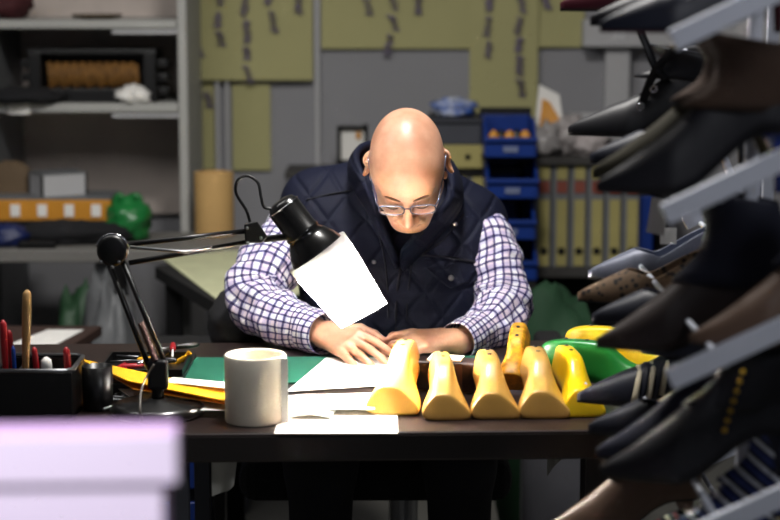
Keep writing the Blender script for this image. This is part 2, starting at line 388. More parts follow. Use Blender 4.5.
lump('brown_parcel', dpos(14, 5.225) , (.09, .035, .12), mat('brown_card', (96, 78, 56), .8), 'brown paper parcel behind the orange crate at far left', 'parcel', seed=16, amp=.1)
b = MB().box(dpos(38, 4.95) + V((0, 0, .01)), (.1, .04, .02)); tag(b.build('dark_case', M_black, bevel=.004), 'small flat black case at the front of the grey desk', 'case')
# kraft roll
p = V((xat(215, 5.2), 5.2, dz)); MBk = MB()
b = MB(); top = zat(172, 5.2); b.lathe([(.052, 0), (.056, .003), (.056, top - dz), (.045, top - dz), (.044, top - dz - .05)], 36, Matrix.Translation(p)); tag(b.build('kraft_paper_roll', M_kraft, smooth=False, bevel=.001), 'tall brown paper roll standing upright by the wall rails', 'paper roll').data.shade_smooth()
# work table behind the man with a big pale sheet
tb = thing('cutting_table', (-.25, 4.6, 0), 'low-lit work table behind the man, black top', 'table')
A, B_, C, D = V((-.62, 4.80)), V((-.38, 4.05)), V((.02, 4.42)), V((-.24, 5.12))
def quad(mb, pts, z0, z1): return mb.add([(q.x, q.y, z) for z in (z0, z1) for q in pts], [(0, 1, 2, 3), (7, 6, 5, 4), (0, 4, 5, 1), (1, 5, 6, 2), (2, 6, 7, 3), (3, 7, 4, 0)])
quad(MB(), [A * .97, B_ * 1.01, C, D * .98], .715, .745).build('table_top', M_blackm, tb)
for q in (A * .96, B_ * 1.02, C * .99, D * .97): MB().box((q.x * .92, q.y, .3575), (.04, .04, .715)).build('leg', M_blackm, tb)
tag(quad(MB(), [V((-.60, 4.79)), V((-.372, 4.08)), V((.0, 4.42)), V((-.24, 5.08))], .7452, .748).build('card_sheet', mat('pale_green_card', (196, 198, 160), .8)), 'large pale green card sheet lying behind the man\'s checked sleeve', 'card')
# dark stand with a paper at far left
sd = thing('side_table', (-.86, 4.15, 0), 'small dark table at the left edge with a sheet of paper on it', 'table')
quad(MB(), [V((-1.1, 3.98)), V((-.76, 3.98)), V((-.70, 4.4)), V((-1.1, 4.4))], .615, .64).build('table_top', mat('brown_board', (60, 42, 36), .6), sd, bevel=.003)
for q in ((-1.05, 4.02), (-.79, 4.02), (-.74, 4.36), (-1.05, 4.36)): MB().box((q[0], q[1], .3075), (.035, .035, .615)).build('leg', M_blackm, sd)
tag(quad(MB(), [V((-.93, 4.0)), V((-.80, 4.0)), V((-.735, 4.34)), V((-.82, 4.34))], .6402, .642).build('loose_sheet', M_white), 'grey white loose sheet on the small dark table at far left', 'paper')
# things under and behind
lump('crumpled_plastic_bag', V((xat(108, 4.6), 4.6, .0)), (.09, .09, .4), mat('dull_grey_plastic', (92, 94, 96), .5), 'grey crumpled sack standing on the floor behind the lamp', 'sack', seed=20, amp=.3)
lump('green_sack', V((xat(80, 4.75), 4.75, .0)), (.09, .09, .38), mat('dull_green', (26, 62, 34), .6), 'dark green sack on the floor left of the grey sack', 'sack', seed=21, amp=.2)
lump('green_apron', V((xat(558, 4.6), 4.6, .0)), (.17, .12, .40), mat('dull_green_cloth', (22, 60, 34), .8), 'dark green bundle on the floor behind the row of lasts', 'bundle', seed=23, amp=.15)
MB_ = MB().box((xat(556, 4.25), 4.25, .28), (.15, .12, .56)); tag(MB_.build('grey_drum', mat('grey_tub', (86, 86, 92), .6), bevel=.02), 'grey tub standing in front of the dark green bundle', 'tub')
# ------------------------------------------------------------ right hand shelving
YS = 5.25
sh = thing('metal_shelving', (xat(540, YS), 5.4, 0), 'dark shelving unit against the back wall holding binders and blue bins', 'shelving')
xl, xr = xat(424, YS), xat(668, YS)
zt, zb = zat(158, YS), zat(269, YS); zm = zat(168, YS)
M_sh = mat('dark_shelf', (58, 56, 54), .6)
MB().box(((xat(521, YS) + xr) / 2, 5.42, zt - .01), (xr - xat(521, YS), .34, .02)).build('shelf', M_sh, sh, bevel=.002)
MB().box(((xat(521, YS) + xl) / 2, 5.42, zm - .008), (xat(521, YS) - xl, .34, .016)).build('shelf', M_sh, sh, bevel=.002)
MB().box(((xl + xr) / 2, 5.42, zb - .0125), (xr - xl, .34, .025)).build('shelf', M_sh, sh, bevel=.002)
MB().box(((xl + xr) / 2, 5.42, .1), (xr - xl, .34, .025)).build('shelf', M_sh, sh)
for x in (xl, xr, xat(521, YS)): MB().box((x, 5.44, zt / 2 - .011), (.02, .3, zt - .023)).build('side_panel', M_blackm, sh)
MB().box(((xl + xr) / 2, 5.6, zb / 2 + .05), (xr - xl - .03, .02, zb - .16)).build('back_panel', M_blackm, sh)
def binder(name, h, w, d):
    r = thing(name, (0, 0, 0), '', 'binder', 'lever arch files on the dark shelves')
    MB().box((0, d / 2, h / 2), (w, d, h)).build('cover', M_gray, r, bevel=.003, local=True)
    MB().box((.004, -.001, h * .33), (w * .62, .004, h * .62)).build('spine_label', M_binder, r, local=True)
    MB().box((.004, -.001, h * .90), (w * .62, .004, h * .14)).build('spine_band', M_binder, r, local=True)
    MB().box((.004, -.001, h * .76), (w * .62, .004, h * .11)).build('name_patch', M_label, r, local=True)
    MB().lathe([(.011, 0), (.011, .004), (.004, .004)], 16, Matrix.Translation((.004, -.002, h * .16)) @ Matrix.Rotation(PI / 2, 4, 'X')).build('finger_hole', M_black, r, local=True)
    return r
bp = binder('lever_arch_file', .31, .048, .26)
spots = [(532 + 17.6 * i, YS + .02, zb) for i in range(6)]
labs = ['yellow labelled binder, the first to the right of the blue bins', 'yellow labelled binder, second to the right of the blue bins', 'yellow labelled binder, third from the blue bins', 'yellow labelled binder, fourth from the blue bins', 'yellow labelled binder, second last before the blue box', 'yellow labelled binder, last in its row beside the blue box']
bs = [bp] + [copy_tree(bp) for _ in spots[1:]]
for o, (px, Y, z), l in zip(bs, spots, labs): o.location = (xat(px + 10, Y), Y, z + .0005); o['label'] = l
for px, l in ((441, 'binder partly hidden by the man\'s collar, under the yellow box file'), (459, 'binder with red patch, middle one under the yellow box file'), (476, 'binder with red patch right next to the blue bins')):
    o = copy_tree(bp); o.location = (xat(px, YS), YS + .02, zm - .016 - .3105); o['label'] = l
o.name = 'lever_arch_file.020'
# these three stand on a riser
MB().box(((xat(433, YS) + xat(484, YS)) / 2, 5.42, (zb + zm - .3265) / 2), (.15, .3, zm - .3265 - zb)).build('riser', M_blackm, sh)
# box files lying above
p = P(463, 166, 5.22); p.z = zm
bf = thing('box_file', p, 'yellow box file with a black finger hole, lying under the dark grey box', 'box file')
MB().box(p + V((0, .14, .034)), (.115, .26, .066)).build('body', M_binder, bf, bevel=.003)
MB().lathe([(.0085, 0), (.0085, .004), (.004, .004)], 18, Matrix.Translation(p + V((.014, .011, .034))) @ Matrix.Rotation(PI / 2, 4, 'X')).build('finger_hole', M_black, bf)
q = p + V((-.018, 0, .0675)); db = thing('storage_box', q, 'dark grey lidded box lying on top of the yellow box file', 'box')
MB().box(q + V((0, .14, .03)), (.14, .25, .06)).build('body', M_dkgray, db, bevel=.004)
MB().box(q + V((0, .14, .067)), (.152, .262, .014)).build('lid', mat('charcoal_card', (40, 42, 50), .6), db, bevel=.003)
lump('crumpled_wrapper', q + V((-.005, .12, .075)), (.065, .05, .03), mat('white_blue_wrapper', (190, 196, 210), .6, rgb2=(50, 90, 170), scale=30), 'white and blue crumpled wrapper on the dark grey box', 'wrapper', seed=31, amp=.5)
# dark jar-like clip frame left of the head
f0 = P(352, 166, 5.55); cf = thing('picture_frame', V((f0.x, 5.55, f0.z)), 'small black frame with white paper leaning left of the bald head', 'frame')
b = MB(); 
for (x0, y0, x1, y1) in ((337, 128, 341, 166), (364, 124, 368, 166), (337, 126, 368, 130), (337, 160, 368, 168)): rect(b, x0, y0, x1, y1, 5.54, .02)
b.build('frame', M_black, cf); rect(MB(), 340, 130, 365, 161, 5.552, .005).build('paper', M_white, cf)
rect(MB(), 356, 132, 361, 139, 5.546, .004).build('sticker', M_orange, cf)
b = MB().box((xat(385, 5.6), 5.6, zat(168, 5.6) - .011), (.6, .23, .02)); tag(b.build('wall_ledge', M_sh, bevel=.002), 'dark ledge on the wall behind the man\'s shoulders', 'ledge')
# blue bins in a stack
def bin_(w, d, h):
    r = thing('storage_bin', (0, 0, 0), '', 'bin', 'blue picking bins in a stack')
    b = MB(); t = .004; pr = [(0, 0), (d, 0), (d, h), (d * .32, h), (0, h * .5)]
    for sx in (-1, 1):
        b.add([(sx * w / 2 + o, y, z) for o in (-t, t) for y, z in pr], [(0, 1, 2, 3, 4), (9, 8, 7, 6, 5)] + [(i, (i + 1) % 5, (i + 1) % 5 + 5, i + 5) for i in range(5)])
    b.box((0, d / 2, t), (w, d, 2 * t)); b.box((0, d, h / 2), (w, 2 * t, h)); b.box((0, 0, h * .25), (w, 2 * t, h * .5)); b.box((0, -.006, h * .49), (w + .012, .02, .012))
    b.build('bin_body', M_blue, r, bevel=.002, local=True)
    MB().box((0, -.007, h * .22), (w * .3, .004, h * .16)).build('label_holder', mat('faded_label', (110, 120, 150), .7), r, local=True)
    return r
bb = bin_(.136, .24, .1); bins = [bb] + [copy_tree(bb) for _ in range(3)]
for i, (o, l) in enumerate(zip(bins, ['blue plastic bin topmost of its stack, holding orange parts', 'blue plastic bin second from the top of the stack', 'blue plastic bin third from the top of the stack', 'blue plastic bin lowest of the stack beside the binders'])):
    o.location = (xat(509, 5.1) + .006 * (i % 2), 5.08, zat(157, 5.08) - .115 * i); o['label'] = l
zb4 = zat(157, 5.08) - .115 * 3
bst = MB(); bx_ = xat(509, 5.1)
for i in range(3): bst.box((bx_ , 5.215, zb4 + .1125 + i * .115 - .005), (.15, .2, .006))
bst.box((bx_, 5.326, zb4 + .19), (.15, .006, .55)); bst.box((bx_, 5.2, zb4 - .02), (.15, .24, .03)); bst.box((bx_, 5.2, (zb4 - .035) / 2), (.13, .2, zb4 - .035))
tag(bst.build('bin_rack', M_blackm), 'black rack carrying the stack of blue bins', 'rack')
for i in range(5): lump('wooden_peg', V((bx_ - .045 + .022 * i, 5.12 + .02 * (i % 2), zat(157, 5.08) + .008)), (.018, .016, .036), M_orange if i % 2 == 0 else M_black, ['orange lump at the left in the topmost blue bin', 'black knob left of centre in the topmost blue bin', 'orange lump in the middle of the topmost blue bin', 'black knob right of centre in the topmost blue bin', 'orange lump at the right in the topmost blue bin'][i], 'knob', 'small parts in the top blue bin', seed=40 + i, amp=.1)
# pile of plastic bags on the shelf
for i, (px, Y, r, l) in enumerate([(543, 5.33, (.055, .05, .05), 'white crumpled bag directly right of the blue bins'), (566, 5.38, (.06, .06, .06), 'white crumpled bag in the middle of the shelf pile'), (590, 5.34, (.055, .05, .04), 'white crumpled bag at the right of the shelf pile')]):
    lump('plastic_bag', V((xat(px, Y), Y, zt)), r, mat('milky_plastic_%s' % 'abc'[i], (150 + 14 * i, 146 + 12 * i, 145 + 12 * i), .4), l, 'bag', 'white plastic bags on the shelf', seed=50 + i, amp=.5)
b = MB(); zz = zt + .07
a = V((xat(547, 5.42), 5.42, zt)); b.loft([[a + V(q) for q in ((-.035, -.02, 0), (.035, -.02, 0), (.035, .02, 0), (-.035, .02, 0))], [a + V(q) for q in ((-.04, -.025, .09), (.04, -.025, .09), (.04, .02, .09), (-.04, .02, .09))], [a + V(q) for q in ((-.03, -.002, .2), (.03, -.002, .17), (.03, .002, .17), (-.03, .002, .2))]])
pk = b.build('open_packet', M_white, bevel=.004); tag(pk, 'tall white packet with a yellow panel standing behind the white bags', 'packet')
b = MB(); b.add([a + V(q) for q in ((-.03, -.027, .06), (.012, -.028, .05), (.03, -.027, .10), (.0, -.016, .15), (-.022, -.014, .16), (-.03, -.03, .07), (.012, -.032, .05), (.03, -.031, .10), (.0, -.02, .15), (-.022, -.018, .16))], [(0, 1, 2, 3, 4), (9, 8, 7, 6, 5)] + [(i, (i + 1) % 5, (i + 1) % 5 + 5, i + 5) for i in range(5)]); b.build('yellow_panel', M_orange, pk)
b = MB().box((xat(585, 5.5), 5.5, zt + .055), (.11, .05, .11)); tag(b.build('white_carton', M_wallw, bevel=.003), 'small white carton at the back of the shelf, behind the white bags', 'box')
b = MB().box((xat(643, 5.28) , 5.4, zb + .105), (.062, .2, .21)); tag(b.build('blue_crate', M_blue, bevel=.006), 'blue box at the right end of the binder row', 'box')
# ------------------------------------------------------------ work table
TZ = .75
tR = math.radians(2.2)
TM = Matrix.Translation((-.02, 2.905, 0)) @ Matrix.Rotation(tR, 4, 'Z')
tab = thing('work_table', (-.02, 3.3, 0), 'dark brown laminate work table in front of the bald man', 'table')
MB().box((-.15, .375, TZ - .0245), (1.42, .75, .049), TM).build('table_top', M_wood, tab, bevel=.004)
MB().box((-.15, -.001, TZ - .0245), (1.416, .003, .038), TM).build('front_edge', M_edge, tab)
for x, y, w, m in ((-.325, .06, .03, M_dkgray), (.375, .09, .055, M_edge), (-.78, .1, .04, M_edge), (-.325, .62, .03, M_dkgray), (.50, .62, .055, M_edge)):
    MB().box((x, y, (TZ - .049) / 2), (w, .04 if w < .05 else .06, TZ - .049), TM).build('leg', m, tab, bevel=.002)
MB().box((-.15, .62, TZ - .074), (1.2, .03, .05), TM).build('cross_rail', M_edge, tab)
def T(px, py, z=TZ): return PT(px, py, z)
def flat(name, pts, m, label, cat, z0=TZ, t=.0012, group=None, lift=None, n=10):
    """a sheet lying on the table: four corner pixels"""
    c = [T(x, y, z0) for x, y in pts]; b = MB()
    def fn(u, v):
        p = (c[0] * (1 - u) + c[1] * u) * (1 - v) + (c[3] * (1 - u) + c[2] * u) * v
        p.z = z0 + t / 2 + (lift(u, v) if lift else 0); return p
    b.grid(fn, n, n); o = b.build(name, m, solid=t); return tag(o, label, cat, group)
M_mat = mat('green_cutting_mat', (30, 108, 84), .6, var=.06)
flat('cutting_mat', [(172, 384), (476, 384), (487, 357), (197, 359)], M_mat, 'green cutting mat lying on the table under the man\'s papers', 'cutting mat', t=.003)
z1 = TZ + .0032
flat('pattern_sheet', [(286, 392), (424, 383), (404, 358), (326, 358)], M_white, 'large white sheet on the green mat under the man\'s hands', 'paper', z1, .001)
flat('pattern_sheet', [(418, 376), (448, 372), (442, 357), (410, 358)], M_white, 'white sheet on the green mat in front of the man\'s left hand', 'paper', z1 + .0015, .001)
flat('note_sheet', [(274, 434), (398, 434), (397, 408), (284, 404)], mat('cream_paper', (240, 232, 218), .85), 'white sheet at the front edge of the table right of the white roll', 'paper', TZ + .0005, .001)
# torn leather / card pieces on that sheet
flat('card_piece', [(290, 418), (330, 419), (345, 400), (284, 398)], M_white, 'white card offcut with a rounded edge next to the white roll', 'card', TZ + .003, .003, lift=lambda u, v: .006 * math.sin(u * PI))
flat('card_piece', [(300, 409), (375, 410), (372, 394), (296, 396)], M_white, 'long white card offcut behind the rounded white offcut', 'card', TZ + .011, .002, lift=lambda u, v: .003 * math.sin(v * PI))
# yellow and white sheets fanned out at left
M_yellow = mat('bright_yellow_card', (245, 180, 20), .6, var=.05)
flat('card_sheet', [(150, 410), (236, 411), (236, 392), (110, 384)], M_white, 'white sheet lowest in the fan of papers behind the lamp base', 'paper', TZ + .012, .001, group=None)
flat('card_sheet', [(134, 398), (234, 406), (236, 392), (98, 376)], mat('red_edged_card', (238, 150, 24), .6), 'orange edged card between the yellow and white sheets by the lamp', 'card', TZ + .018, .002, lift=lambda u, v: .014 * (1 - u))
flat('card_sheet', [(128, 392), (230, 403), (228, 391), (78, 369)], M_yellow, 'bright yellow card sheet pointing left, topmost of the fan by the lamp', 'card', TZ + .026, .002, lift=lambda u, v: .018 * (1 - u) )
flat('card_sheet', [(166, 386), (236, 393), (236, 387), (172, 381)], M_white, 'narrow white sheet between the yellow card and the green mat', 'paper', TZ + .03, .001, lift=lambda u, v: .006)
# white roll
p = T(255.5, 420); p.z = TZ
b = MB(); b.lathe([(.0495, .0), (.0505, .002), (.0505, .110), (.0495, .112), (.0465, .112), (.0455, .107), (.0455, .006), (.001, .006)], 48, Matrix.Translation(p))
o = tag(b.build('white_tube', mat('cream_white_card', (226, 218, 200), .6, var=.02), smooth=True), 'round white open tube standing on the front edge of the table', 'tube'); 
q = MB(); e = [p + V((.0515 * math.cos(a), .0515 * math.sin(a), 0)) for a in np.linspace(.6, -.5, 10)] + [p + V((.056, -.026, 0))]
q.loft([[v + V((0, 0, .002)) for v in e], [v + V((0, 0, .109)) for v in e]], closed=False); q.build('loose_end', M_white, o, solid=.001)
# ------------------------------------------------------------ lamp
L0 = T(158, 414)
lp = thing('desk_lamp', (L0.x, L0.y, TZ), 'black jointed desk lamp with a white paper sleeve around its shade', 'lamp')
b = MB(); b.lathe([(.070, 0), (.079, .004), (.079, .012), (.070, .020), (.02, .024), (.016, .028)], 48, Matrix.Translation((L0.x, L0.y, TZ))); b.build('base', mat('lamp_black', (14, 14, 15), .3, coat=.5), lp, smooth=True)
YL = L0.y
J0 = P(158, 374, YL); J1 = P(113, 250, YL + .03); J2 = P(256, 234, YL + .10)
b = MB(); b.tube([(L0.x, L0.y, TZ + .025), J0 + V((0, 0, .0))], .0105, 16); b.build('stem', M_black, lp, smooth=True)
b = MB(); b.box(J0, (.034, .022, .052)); b.build('lower_joint', M_black, lp, bevel=.006)
for dx, dy in ((-.012, 0), (.012, .0)):
    b = MB(); b.tube([J0 + V((dx * 1.1, dy, .008 if dx < 0 else .016)), J1 + V((dx, dy, -.01))], .0048, 10); b.build('lower_arm', M_black, lp, smooth=True)
sp = MB(); m0 = J0.lerp(J1, .12) + V((.006, -.012, 0)); m1 = J0.lerp(J1, .42) + V((.004, -.008, 0)); dv = (m1 - m0); ax = dv.normalized(); u = ax.orthogonal().normalized(); w = ax.cross(u)
sp.tube([m0 + dv * (k / 260) + (u * math.cos(k * .7) + w * math.sin(k * .7)) * .005 for k in range(261)], .0011, 5); sp.build('spring', mat('spring_steel', (120, 96, 90), .4, .8), lp, smooth=True)
b = MB(); b.lathe([(.02, -.012), (.026, -.009), (.0265, 0), (.026, .009), (.02, .012)], 36, Matrix.Translation(J1) @ Matrix.Rotation(PI / 2, 4, 'X')); b.build('elbow_joint', M_black, lp, smooth=True)
b = MB(); b.tube([J1 + V((.0272 * math.cos(a), -.004, .0272 * math.sin(a))) for a in np.linspace(.25, 2.9, 14)], .0022, 8); b.build('elbow_band', M_chrome, lp, smooth=True)
for a_, c_ in (((10, -5), (0, -4)), ((16, 13), (-8, 8))):
    b = MB(); b.tube([P(113 + a_[0], 250 + a_[1], YL + .03), P(256 + c_[0], 234 + c_[1], YL + .10)], .0044, 10); b.build('upper_arm', M_black, lp, smooth=True)
b = MB(); b.tube([P(130, 247, YL + .018), P(185, 252, YL + .045), P(212, 247, YL + .06)], .0028, 8); b.build('tension_rod', M_steel, lp, smooth=True)
for (px, py) in ((101, 262), (112, 267), (119, 262), (247, 228), (261, 238), (248, 243)):
    b = MB(); Yb = YL + (.012 if px < 200 else .078); b.lathe([(.003, 0), (.0028, .002), (.0005, .003)], 12, Matrix.Translation(P(px, py, Yb)) @ Matrix.Rotation(PI / 2, 4, 'X')); b.build('bolt', M_steel, lp)
b = MB(); t = [(244, 224), (257, 221), (268, 237), (262, 243), (245, 243)]
b.loft([[P(x, y, YL + y_) for x, y in t] for y_ in (.085, .115)]); b.build('head_bracket', M_black, lp, bevel=.003)
# head: cylinder + bell, axis down to the right and slightly away
H0 = P(279, 201, YL + .085); H1 = P(361, 311, YL + .085)
ax = (H1 - H0).normalized(); LM = align(ax, (0, 0, 1), H0); LL = (H1 - H0).length
b = MB(); b.tube([P(264, 239, YL + .1), P(276, 238, YL + .105), P(292, 236, YL + .115)], .006, 10); b.build('head_pivot', M_black, lp, smooth=True)
sh_m = mat('lamp_head_black', (14, 14, 15), .25, coat=.6)
b = MB(); b.lathe([(.001, 0), (.014, .0), (.024, .004), (.029, .013), (.029, .062), (.0315, .064), (.0315, .069), (.030, .071), (.037, .080), (.046, .096), (.052, .116), (.0535, .130), (.052, .130), (.044, .097), (.034, .081), (.026, .074), (.001, .073)], 48, LM); hd = b.build('lamp_head', sh_m, lp, smooth=True)
b = MB(); b.tube([LM @ V((.0292 * math.cos(a), .0292 * math.sin(a), .012)) for a in np.linspace(0, 2 * PI, 41)], .0011, 6, caps=False); b.build('head_ring', M_chrome, hd, smooth=True)
b = MB(); b.lathe([(.001, .074), (.012, .078), (.0125, .09), (.020, .105), (.025, .130), (.024, .165), (.018, .180), (.001, .186)], 24, LM); b.build('bulb', emis('bulb_glow', (255, 232, 200), 20), lp, smooth=True)
paper = translucent('white_sleeve_paper', (240, 240, 240), .62)
b = MB(); rings = []
for k in range(13):
    z = .108 + .138 * k / 12; r = .0575 - .0135 * (k / 12) ** 1.3
    rings.append([LM @ V((r * math.cos(a), r * math.sin(a), z + (.01 * math.sin(a * 1 + 1.0) if k == 12 else 0))) for a in np.linspace(0, 2 * PI, 49)[:-1]])
b.loft(rings, caps=False); b.build('paper_sleeve', paper, lp, smooth=True)
b = MB(); b.tube(crom([P(250, 222, YL + .1), P(246, 210, YL + .1), P(236, 193, YL + .1), P(238, 180, YL + .1), P(248, 176, YL + .1), P(258, 183, YL + .095), P(261, 197, YL + .09), P(264, 207, YL + .088), P(272, 209, YL + .09)], 8), .0026, 8); b.build('head_cable', M_black, lp, smooth=True)
b = MB(); b.tube(crom([J0 + V((-.004, -.015, .02)), P(146, 378, YL - .02), P(141, 392, YL - .05), P(140, 410, YL - .085), T(140, 425) + V((0, 0, .004)), T(120, 423) + V((0, 0, .004))], 8), .002, 8); b.build('power_cable', mat('grey_cable', (96, 90, 84), .5), lp, smooth=True)
lamp_pos = LM @ V((0, 0, .212))
# ------------------------------------------------------------ pen organiser and clutter at left
o0 = T(40, 408); oz = TZ
X0, X1 = -.66, T(79, 412).x; Yo0, Yo1 = T(60, 421).y, T(60, 421).y + .13; hO = P(60, 373, Yo0).z - TZ
og = thing('desk_organiser', ((X0 + X1) / 2, Yo0 + .06, TZ), 'black open organiser box with a metal rim at the left of the table', 'organiser')
b = MB(); cx, cy = (X0 + X1) / 2, (Yo0 + Yo1) / 2; w, d = X1 - X0, Yo1 - Yo0
for c, s in (((cx, Yo0 + .003, TZ + hO / 2), (w, .006, hO)), ((cx, Yo1 - .003, TZ + hO / 2), (w, .006, hO)), ((X0 + .003, cy, TZ + hO / 2), (.006, d - .012, hO)), ((X1 - .003, cy, TZ + hO / 2), (.006, d - .012, hO)), ((cx, cy, TZ + .004), (w, d, .008)), ((cx - .03, cy, TZ + hO / 2), (.004, d - .014, hO - .01))): b.box(c, s)
b.build('box_body', M_black, og)
b = MB(); rz = TZ + hO + .003; b.tube([(X0, Yo0, rz), (X1 - .012, Yo0, rz), (X1, Yo0 + .012, rz), (X1, Yo1 - .012, rz), (X1 - .012, Yo1, rz), (X0, Yo1, rz)], .0042, 8); b.build('rim', M_steel, og, smooth=True)
MB().box((X0 + .05, Yo0 - .001, rz - .006), (w * .9, .004, .012)).build('label_strip', mat('grey_label', (150, 148, 140), .6), og) if False else None
oc = MB(); cxx = T(96, 410); 
oc.lathe([(.024, 0), (.026, .003), (.026, .075), (.0235, .075), (.0225, .008), (.001, .008)], 28, Matrix.Translation((cxx.x + .002, cxx.y + .01, TZ)))
tag(oc.build('pencil_cup', M_black, smooth=True), 'small black round cup standing right of the organiser box', 'cup')
MR = mat('red_plastic', (170, 26, 34), .4); MBl = mat('blue_pen_plastic', (20, 60, 140), .4)
def stick(name, px, py0, py1, Y, r, m, label, cat, top=None, dx=0):
    a = P(px, py0, Y); f = V((a.x + dx, Y + .012, TZ + .012)); b = MB(); L_ = (a - f).length; dd = (a - f).normalized()
    M_ = align(dd, (0, 1, 0), f); b.lathe([(r * .5, 0), (r * .8, .01), (r * .8, L_ * .4), (r, L_ * .6), (r * 1.05, L_ * .85), (r * .95, L_ - .006), (r * .3, L_)], 16, M_)
    return tag(b.build(name, m, smooth=True), label, cat)
stick('marker_pen', 3, 320, 370, Yo0 + .03, .006, MR, 'red pen leftmost in the organiser, cut by the photo edge', 'pen', dx=.0)
stick('marker_pen', 9, 330, 370, Yo0 + .045, .005, MR, 'thinner red pen right beside the leftmost red pen', 'pen', dx=.005)
stick('ballpoint_pen', 13, 346, 370, Yo0 + .025, .0035, MBl, 'blue pen just left of the wooden handle', 'pen', dx=.0)
stick('hammer_handle', 27, 290, 370, Yo0 + .045, .0075, mat('pale_wood', (186, 146, 92), .6, var=.25, scale=30), 'tall pale wooden handle standing in the organiser', 'tool handle', dx=-.012)
stick('plier_handle', 34, 347, 370, Yo0 + .03, .005, MR, 'short red tool handle right beside the wooden handle', 'tool handle', dx=.006)
stick('plier_handle', 66, 347, 372, Yo0 + .05, .006, MR, 'short red tool handle at the right end of the organiser', 'tool handle', dx=.004)
stick('glue_cap', 46, 357, 372, Yo0 + .03, .009, M_white, 'white pointed nozzle in the middle of the organiser', 'nozzle')
# tools jumble
rnd = random.Random(3)
tr = thing('tool_tray', T(150, 380), 'shallow black tray of small tools behind the fan of papers', 'tray')
c0 = T(146, 372); b = MB(); b.box((c0.x, c0.y, TZ + .003), (.15, .16, .006))
for sx in (-1, 1): b.box((c0.x + sx * .075, c0.y, TZ + .011), (.004, .16, .022)); b.box((c0.x, c0.y + sx * .08, TZ + .011), (.15, .004, .022))
b.build('tray_body', M_black, tr)
defs = [('awl', M_steel, MR), ('screwdriver', M_steel, M_yellow), ('punch', M_steel, M_black), ('marker_pen', M_white, MR), ('eraser_stick', M_white, MR), ('awl', M_steel, M_black), ('punch', M_chrome, M_black), ('needle_file', M_steel, M_black)]
names = ['red handled awl in the shallow black tool tray', 'yellow handled screwdriver in the shallow black tool tray', 'black punch lying low in the tool tray', 'red and white marker in the shallow black tool tray', 'red and white stick in the shallow black tool tray', 'black handled awl in the shallow black tool tray', 'shiny punch in the shallow black tool tray', 'black handled file in the shallow black tool tray']
for i, (n_, m1, m2) in enumerate(defs):
    a = rnd.uniform(-.5, .5) + (PI / 2 if i % 3 == 0 else 0); L_ = .1
    c = V((c0.x - .05 + .1 * (i % 4) / 3, c0.y - .045 + .03 * (i // 4) + .05 * (i % 2), TZ + .012 + .0095 * (i % 4))); dd = V((math.cos(a), math.sin(a), .05))
    r = thing(n_, c - dd * L_ / 2, names[i], n_.replace('_', ' '), 'tools in the tray')
    MB().tube([c - dd * L_ / 2, c - dd * .0], .0022, 8).build('shaft', m1, r, smooth=True)
    MB().lathe([(.003, 0), (.0055, .004), (.006, .025), (.005, .044), (.002, .048)], 12, align(dd, (0, 0, 1), c)).build('handle', m2, r, smooth=True)
for i, (px, py, l) in enumerate([(118, 402, 'silver clip lying left of the lamp base'), (128, 397, 'silver clip just behind the left side of the lamp base'), (116, 412, 'silver clip nearest the front edge left of the lamp base')]):
    q = T(px, py); b = MB(); b.tube(crom([q + V((-.022, 0, .004)), q + V((-.008, .012, .006)), q + V((.014, .008, .005)), q + V((.022, 0, .004)), q + V((.012, -.008, .005)), q + V((-.01, -.004, .005))], 6), .003, 8); tag(b.build('metal_clip', M_steel, smooth=True), l, 'clip', 'clips by the lamp base')
b = MB(); q = T(119, 394); q.z = TZ; b.box(q + V((0, 0, .012)), (.06, .03, .024)); tag(b.build('black_tin', M_black, bevel=.004), 'small black tin between the pencil cup and the lamp', 'tin')
# yellow peg and black ruler by the mat
q = P(178, 361, T(178, 366).y); q.z = TZ + .02; b = MB()
b.tube(crom([P(163, 364, q.y) , P(175, 363, q.y), P(185, 358, q.y), P(190, 352, q.y)], 6), [.006] * 12 + [.005] * 7, 8); b.tube(crom([P(164, 368, q.y), P(176, 367, q.y), P(186, 361, q.y)], 6), .005, 8); 
tag(b.build('yellow_clamp', M_yellow, smooth=True), 'bright yellow plastic clamp left of the green cutting mat', 'clamp')
b = MB(); a, e = T(176, 386), T(191, 358); dd = (e - a); b.box((0, 0, .005), (.02, dd.length, .008), Matrix.Translation((a + e) / 2) @ Matrix.Rotation(math.atan2(dd.y, dd.x) - PI / 2, 4, 'Z')); tag(b.build('black_ruler', M_black), 'black ruler lying along the left edge of the green mat', 'ruler')
# brown box tool and folded tape by the man's left hand
q = T(455, 401); Yq = q.y
bx = thing('leather_case', (q.x, Yq, TZ), 'dark brown leather case lying behind the lasts with a white flap', 'case')
brn = mat('dark_brown_leather', (48, 34, 34), .4, var=.3, scale=30, bump=.2)
Mq = Matrix.Translation((xat(452, 3.2), 3.205, TZ + .0035)) @ Matrix.Rotation(-.22, 4, 'Z')
MB().box((0, 0, .027), (.135, .05, .054), Mq).build('body', brn, bx, bevel=.006)
MB().box((-.01, -.0, .0555), (.06, .045, .003), Mq).build('flap', M_white, bx)
MB().box((.018, -.0262, .027), (.012, .002, .05), Mq).build('seam', mat('brown_thread', (90, 62, 50), .7), bx)
